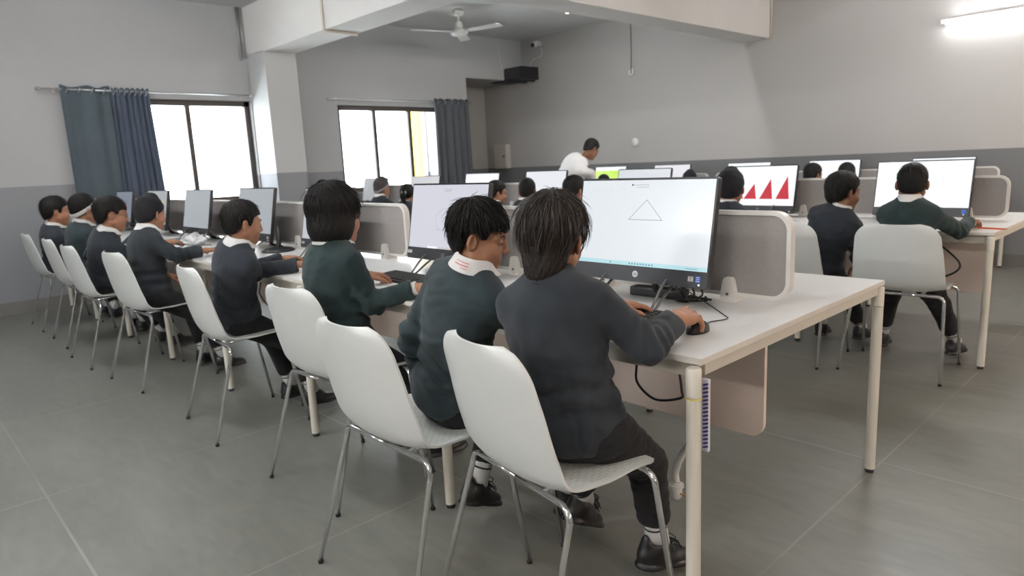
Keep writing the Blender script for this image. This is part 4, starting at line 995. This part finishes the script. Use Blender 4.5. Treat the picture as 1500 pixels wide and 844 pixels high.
        if collar_print:
            b = MB()
            for row in range(3):
                for k in range(14 if row < 2 else 6):
                    a = PI / 2 - .62 + .052 * k + .02 * row; q0, z0 = .0635 + .0040 * row, .0165 - .0085 * row
                    def pp(a, q, z): return cN + cr_ * q * S * math.cos(a) - cf * (-q * S * math.sin(a)) * -1.0 + cu * z * S - off
                    c0 = cN + cr_ * q0 * S * math.cos(a) - cf * q0 * S * math.sin(a) + cu * z0 * S - off; nn = nrm(cr_ * math.cos(a) - cf * math.sin(a) + cu * .5); c0 = c0 + nn * .0012
                    tt = nrm(-cr_ * math.sin(a) - cf * math.cos(a)); vv = np.cross(nn, tt); h_ = .0016 if row == 1 else .0011
                    b.add([c0 - tt * .0011 - vv * h_, c0 + tt * .0011 - vv * h_, c0 + tt * .0011 + vv * h_, c0 - tt * .0011 + vv * h_], [(0, 1, 2, 3)])
            b.build('collar_print', M['red_ink'], co, fix=False)
    if cuffs:
        for s in (1, -1):
            E, W_, A = arms[s]; e = nrm(W_ - E); b = MB(); b.tube([Wc[s] - e * .015 - off, Wc[s] + e * .012 - off], .0275 * S, 0, 18); b.build('shirt_cuff', M['shirt'], root, True)
    # ---- socks and shoes
    for i, (J, K, A) in enumerate(legs):
        e = nrm(A - K); b = MB(); P = [A - e * .12, A - e * .08, A - e * .04, A + e * .01]; b.tube([p - off for p in P], [.036 * S, .0365 * S, .036 * S, .038 * S], 0, 18); so = b.build('sock', M['sock'], root, True)
        if detail:
            b = MB(); b.tube([A - e * .058 - off, A - e * .052 - off], .0375 * S, 0, 18); b.build('sock_stripe', M['black'], so, True)
        sp = math.radians(shoe_pitch[i]); fy = nrm(np.array((f[0], f[1], 0)) + r * (toe[0] if i == 0 else -toe[1])); y = fy * math.cos(sp) - up * math.sin(sp); z = nrm(up * math.cos(sp) + fy * math.sin(sp)); x = np.cross(y, z); Rs = np.stack([x, y, z], 1)
        s = Sdf(); s.u(ell((0, -.022, -.047), (.036, .046, .042)), .01); s.u(ell((0, .055, -.062), (.0405, .085, .030)), .03); s.u(cap((0, -.012, -.02), (0, .03, -.035), .040, .034), .02); s.u(ell((0, -.05, .0), (.016, .008, .022)), .015)
        s.sub(cap((0, -.012, -.012), (0, -.012, .08), .033), .004)
        so_ = Sdf(); so_.u(ell((0, .075, -.08), (.047, .072, .03)), .01); so_.u(ell((0, -.02, -.08), (.041, .05, .03)), .03); so_.cut(lambda p: p[:, 2] + .067); s.u(so_, .003)
        s.cut(lambda p: -.084 - p[:, 2]); V, F = mesh_sdf(s, (-.06, -.09, -.1), (.06, .16, .06), {2: .0035, 1: .005}.get(detail, .007)); sh_o = quick('shoe', [(V * S @ Rs.T + A, F, 0)], M['shoe'], root, off)
        if detail == 2:
            b = MB()
            for q in (-1, 1): b.tube([(np.array(v) * S) @ Rs.T + A - off for v in catmull([(0, .035, .004), (q * .018, .03, .022), (q * .034, .04, .016), (q * .02, .048, .002), (0, .036, .004)], 5)], .0016, 0, 5); b.tube([(np.array(v) * S) @ Rs.T + A - off for v in catmull([(0, .036, .004), (q * .02, .055, .0), (q * .036, .07, -.02)], 5)], .0016, 0, 5)
            for k in range(4): b.tube([(np.array(v) * S) @ Rs.T + A - off for v in catmull([(-.022, .045 + .014 * k, -.012 - .007 * k), (0, .047 + .014 * k, -.0005 - .006 * k), (.022, .045 + .014 * k, -.012 - .007 * k)], 4)], .0018, 0, 5)
            b.build('laces', M['trouser'], sh_o, True)
    return root

SEAT = .503
HZ_ = SEAT + .088
GR = dict(curl=((18, 28, 20), (22, 30, 22), (24, 32, 24), (28, 34, 26)))
LAP = (28, 30, 30, 32)
FR = 'schoolchildren at the foreground desk'
# nearest boy, right hand on the mouse, left hand on the keyboard
person('boy with shaggy dark brown hair in a charcoal sweater, nearest, right hand on the mouse', (-1.175, 1.315, HZ_), (-1.215, 1.30, 1.10), 16, 19, -8, 4, S=1.0, hs=.93, hair='shaggy', hm='hair_b', sw='sweater', res=.0062, strands=2600, seed=3, detail=2, collar=.84,
    R=dict(w=(-1.040, 1.582, .842), e=(-.985, 1.395, .818), d=(.10, 1, .06), up=(.22, -.1, 1), curl=((4, 44, 40), (20, 28, 22), (26, 28, 22), (32, 30, 24)), spread=.16, hsc=1.14, thumb=((.85, .5, -.15), (.45, .85, -.25)), cut=.024), poleR=(.85, -.25, -.45),
    L=dict(w=(-1.32, 1.68, .835), e=(-1.42, 1.44, .815), d=(.35, 1, -.08), up=(0, 0, 1), curl=(14, 16, 18, 20)), poleL=(-.6, -.5, -.4),
    feet=[(-1.125, 1.625, .125), (-1.43, 1.63, .155)], knee_out=.1, leg=.84, toe=(.55, -.2), shoe_pitch=(10, 28), group=FR)
person('boy with short black hair looking down to the right, printed white collar, slate green sweater', (-1.665, 1.27, HZ_), (-1.53, 1.315, 1.09), -2, -50, -14, 6, S=.97, hs=.87, hair='fringe', sw='sweater_t', res=.0062, strands=1800, seed=5, detail=2, collar_print=True,
    L=dict(w=(-1.785, 1.25, .625), e=(-1.752, 1.20, .77), d=(.25, .15, -1), up=(-1, 0, -.1), curl=(20, 22, 24, 26)), poleL=(-.6, -1, 0), R=dict(w=(-1.46, 1.63, DZ + .042), d=(-.1, 1, 0), curl=LAP), poleR=(.7, -.4, -.5),
    feet=[(-1.55, 1.70, .12), (-1.77, 1.45, .175)], shoe_pitch=(8, 22), group=FR)
person('girl with a chin length black bob and bottle green sweater, hand on a mouse', (-2.47, 1.36, HZ_), (-2.47, 1.37, 1.125), 0, 3, -4, 0, S=1.0, hs=1.0, hair='bob', sw='sweater_g', res=.0075, strands=900, seed=8, detail=1, cuffs=True, torso_w=1.04,
    R=dict(w=(-2.17, 1.525, .832), e=(-2.31, 1.40, .775), d=(.6, .8, -.12), curl=(14, 18, 20, 22)), poleR=(.9, -.2, -.6), L=dict(w=(-2.63, 1.58, .832), e=(-2.64, 1.41, .80), d=(.1, 1, -.12), curl=LAP), group=FR, feet=[(-2.36, 1.72, .10), (-2.58, 1.70, .10)])
person('boy with short black hair in profile before the fourth computer, left of the girl', (-3.53, 1.33, HZ_), (-3.38, 1.36, 1.065), -4, -6, -8, 0, S=.96, hs=.91, hair='short', sw='sweater_n', res=.0085, strands=250, seed=11, detail=1,
    R=dict(w=(-3.30, 1.60, DZ + .044), e=(-3.40, 1.41, .81), d=(.1, 1, -.05), curl=LAP), poleR=(.8, -.2, -.6), L=dict(w=(-3.62, 1.66, DZ + .042), d=(.2, 1, 0), curl=LAP), group=FR, feet=[(-3.44, 1.66, .10), (-3.66, 1.64, .10)])
person('boy with a black head cloth seen from behind, arm stretched on the desk', (-4.75, 1.27, HZ_), (-4.72, 1.32, 1.085), 0, 24, -6, 0, S=.98, hs=.9, head_cloth='patka', hm='patka', sw='sweater', res=.0095, seed=14, detail=1,
    R=dict(w=(-4.575, 1.56, DZ + .042), e=(-4.56, 1.39, .82), d=(-.3, 1, -.05), curl=(14, 18, 20, 22)), poleR=(.8, -.2, -.6), group=FR, feet=[(-4.62, 1.62, .10), (-4.86, 1.58, .10)])
person('boy with short black hair and glasses in profile, third from the left wall', (-5.72, 1.22, HZ_), (-5.55, 1.295, 1.065), -4, -8, -8, 0, S=1.0, hs=1.04, hair='fringe', glasses=True, sw='sweater_n', res=.011, strands=260, seed=17, detail=0, group=FR, R=dict(w=(-5.5, 1.62, DZ + .042), d=(0, 1, 0), curl=LAP), feet=[(-5.62, 1.62, .10), (-5.84, 1.6, .10)])
person('boy with a white head band tied around his black hair', (-6.52, 1.26, HZ_), (-6.42, 1.31, 1.085), 0, 16, -4, 0, S=1.02, hs=1.02, hair='short', band='band', sw='sweater_t', res=.011, strands=200, seed=19, group=FR, R=dict(w=(-6.32, 1.62, DZ + .042), d=(0, 1, 0), curl=LAP), feet=[(-6.42, 1.62, .10), (-6.64, 1.6, .10)])
person('boy with short black hair sitting nearest the left wall', (-7.42, 1.24, HZ_), (-7.27, 1.26, 1.055), -4, -4, -4, 0, S=1.0, hs=1.10, hair='short', sw='sweater_n', res=.011, strands=260, seed=23, group=FR, R=dict(w=(-7.22, 1.62, DZ + .042), d=(0, 1, 0), curl=LAP), feet=[(-7.32, 1.62, .10), (-7.54, 1.6, .10)])
# middle row
MR = 'schoolchildren at the middle desk'
def mid(label, x, top, hyaw, **k):
    y = k.pop('y', 4.27); dx = k.pop('dx', 0.); hs = k.setdefault('hs', .93); a = dict(S=.97, res=.011, group=MR, R=dict(w=(x + .15, y + .42, DZ + .042), d=(-.1, 1, 0), curl=LAP), L=dict(w=(x - .15, y + .42, DZ + .042), d=(.1, 1, 0), curl=LAP)); a.update(k)
    return person(label, (x + dx, y, HZ_), (x, y + .03, top - .118 * hs), k.pop('yaw', 0) if 'yaw' in k else 0, hyaw, -6, 0, **{q: v for q, v in a.items() if q != 'yaw'})
mid('short haired boy seen from behind at the right end of the middle row', -1.245, 1.183, 10, hair='crew', sw='sweater_g', seed=31, res=.009, detail=1, strands=150, skin='skin2', R=dict(w=(-1.04, 4.66, DZ + .045), e=(-1.035, 4.43, .80), d=(.15, 1, -.05), curl=(14, 18, 22, 24)), poleR=(.9, -.2, -.5), feet=[(-1.07, 4.66, .11), (-1.46, 4.62, .11)])
mid('thick haired boy turned right, second from the right in the middle row', -1.62, 1.145, -28, dx=-.12, hair='short', sw='sweater_n', seed=33, res=.009, detail=1, strands=150, skin='skin2', hs=1.0, R=dict(w=(-1.55, 4.40, .58), e=(-1.54, 4.29, .74), d=(0, .4, -1)), feet=[(-1.62, 4.70, .11), (-1.86, 4.66, .11)])
mid('child with a black head cloth facing the red triangles', -2.36, 1.172, 20, head_cloth='patka', hm='patka', sw='sweater_n', seed=35, hs=1.04)
mid('dark haired child behind the head of the nearest boy, cheek showing', -3.76, 1.160, -8, hair='short', seed=37, hs=1.02)
mid('dark haired child seen from behind in front of a grey partition', -4.32, 1.150, 34, hair='crew', seed=39)
mid('boy in profile looking right beside the pentagon computer', -4.72, 1.132, -26, dx=-.05, hair='short', seed=41)
mid('girl with a dark ponytail seen from behind before the second window', -6.16, 1.112, 32, hair='ponytail', seed=43, sw='sweater_n')
mid('child with a brown grey head cloth edged by a grey band', -6.65, 1.183, 2, head_cloth='patka', hm='patka_g', band='band_g', seed=45)
mid('dark haired child whose crown shows over the half hidden computer', -8.2, 1.178, 10, y=4.38, hair='short', seed=47)
# far row
FRW = 'schoolchildren in the far row'
def far(label, x, top, hyaw, **k):
    hs = k.get('hs', 1.); px = k.pop('px', x)
    return person(label, (px, 7.32, HZ_), (x, 7.36, top - .118 * hs), 0, hyaw, -6, 0, S=.98, res=.013, group=FRW, R=dict(w=(px + .14, 7.72, DZ + .042), d=(0, 1, 0), curl=LAP), L=dict(w=(px - .14, 7.72, DZ + .042), d=(0, 1, 0), curl=LAP), **k)
far('dark haired child in the far row in front of a bright screen, rightmost', -2.745, 1.128, 18, hair='crew', seed=51, px=-2.68)
far('dark haired child in the far row left of another dark head', -3.085, 1.130, -20, hair='short', seed=53, px=-3.165)
far('child in the far row whose dark head barely shows over the nearest computer', -4.58, 1.082, 25, head_cloth='patka', hm='patka', seed=55)
far('dark haired child in the far row below the lime green screen', -5.91, 1.066, 25, hair='short', seed=57)
# the standing man
person('man with short dark hair in a white shirt standing bent over the far row', (-6.13, 6.80, .93), (-5.80, 6.98, 1.415), -30, -8, -34, 0, S=1.28, hs=1.08, hair='crew', sw='shirt', res=.010, seed=61, standing=True, detail=1, skin='skin2', torso_w=1.1, hunch=.05, collar=True,
    R=dict(w=(-5.82, 7.08, .90), e=(-5.79, 6.94, 1.10), d=(.1, .6, -.8), curl=LAP), L=dict(w=(-5.95, 7.20, .86), d=(.2, .6, -.7), curl=LAP), feet=[(-6.08, 6.72, .085), (-6.30, 6.66, .085)], nb=(-5.885, 6.90, 1.29), hem=-.10)
b = MB(); t = np.linspace(0, 2 * PI, 25); b.tube([(-1.038 + .027 * math.cos(a), 4.672, .818 + .026 * math.sin(a)) for a in t], .004, 0, 6, False); tag(b.build('bracelet', M['white'], None, True), 'white bracelet on the wrist of the boy at the right end of the middle row', 'bracelet')

# ------------------------------------------------------------------ light
w = bpy.data.worlds.new('World'); sc.world = w; w.use_nodes = True
bg = w.node_tree.nodes['Background']; bg.inputs['Color'].default_value = (.93, .97, 1.0, 1); bg.inputs['Strength'].default_value = 14.0
def area(name, loc, rot, sx, sy, energy, color=(1, 1, 1), portal=False):
    l = bpy.data.lights.new(name, 'AREA'); l.shape = 'RECTANGLE'; l.size = sx; l.size_y = sy; l.energy = energy; l.color = color
    if portal: l.cycles.is_portal = True
    o = bpy.data.objects.new(name, l); COL.objects.link(o); o.location = loc; o.rotation_euler = rot; return o
for wn in (W1, W2):
    area('window_portal', (WX - .2, (wn[0] + wn[1]) / 2, (wn[2] + wn[3]) / 2), (0, -PI / 2, 0), wn[3] - wn[2], wn[1] - wn[0], 1, portal=True)
# tube lights added out of view to brighten the hall: ceiling, walls, beam
WARM = (1, .80, .64); COOL = (.965, .985, 1.0)
for lb, c, ax, o, q, cl in (('added ceiling tube light above the aisle at the left', (-6.4, .7, CZ - .04), (1, 0, 0), (0, 0, -1), .9, COOL), ('added ceiling tube light above the aisle in the middle', (-3.2, .7, CZ - .04), (1, 0, 0), (0, 0, -1), 1.0, COOL), ('added ceiling tube light above the camera', (-.2, -.6, CZ - .04), (1, 0, 0), (0, 0, -1), .8, COOL),
        ('added ceiling tube light in the far right bay', (-1.6, 6.2, CZ - .04), (1, 0, 0), (0, 0, -1), 1.15, COOL), ('added ceiling tube light in the far right bay by the right wall', (1.4, 6.2, CZ - .04), (1, 0, 0), (0, 0, -1), .8, WARM), ('added tube light on the near wall', (-3.6, NY + .06, 2.3), (1, 0, 0), (0, 1, 0), 2.0, COOL), ('added tube light on the near wall at the right', (-.4, NY + .06, 2.3), (1, 0, 0), (0, 1, 0), 1.2, (1, .91, .82)),
        ('added unseen tube light on the far side of the narrow beam', (-4.45 - .052, 6.3, 2.93), (0, 1, 0), (-1, 0, 0), .75, COOL), ('added tube light on the right wall near the camera', (RX - .06, 1.2, 2.2), (0, 1, 0), (-1, 0, 0), 1.0, WARM), ('added tube light on the right wall at the back', (RX - .06, 5.2, 2.2), (0, 1, 0), (-1, 0, 0), 2.0, WARM)):
    tube_light(lb, c, ax, 1.25, o, TS * q, cl)

# ------------------------------------------------------------------ camera
cam = bpy.data.cameras.new('Camera'); co = bpy.data.objects.new('Camera', cam); COL.objects.link(co)
Rc = [[0.6901003641437913, -0.10012938477660437, 0.7167535097318082], [0.722176192944857, 0.15979819598362136, -0.672997832763266], [-0.04714905886949805, 0.9820583703958939, 0.1825878511376969]]
mw = Matrix(Rc).to_4x4(); mw.translation = (0, 0, 1.3); co.matrix_world = mw
cam.sensor_width = 36; cam.lens = 995 / 1500 * 36; cam.clip_start = .05
cam.dof.use_dof = True; cam.dof.focus_distance = 2.1; cam.dof.aperture_fstop = 4.0
sc.camera = co
vs = sc.view_settings; vs.view_transform = 'Standard'; vs.look = 'None'; vs.exposure = .06; vs.gamma = 1; vs.use_curve_mapping = False
sc.cycles.use_denoising = True
sc.cycles.max_bounces = 8; sc.cycles.diffuse_bounces = 5; sc.cycles.transparent_max_bounces = 8; sc.cycles.sample_clamp_indirect = 6
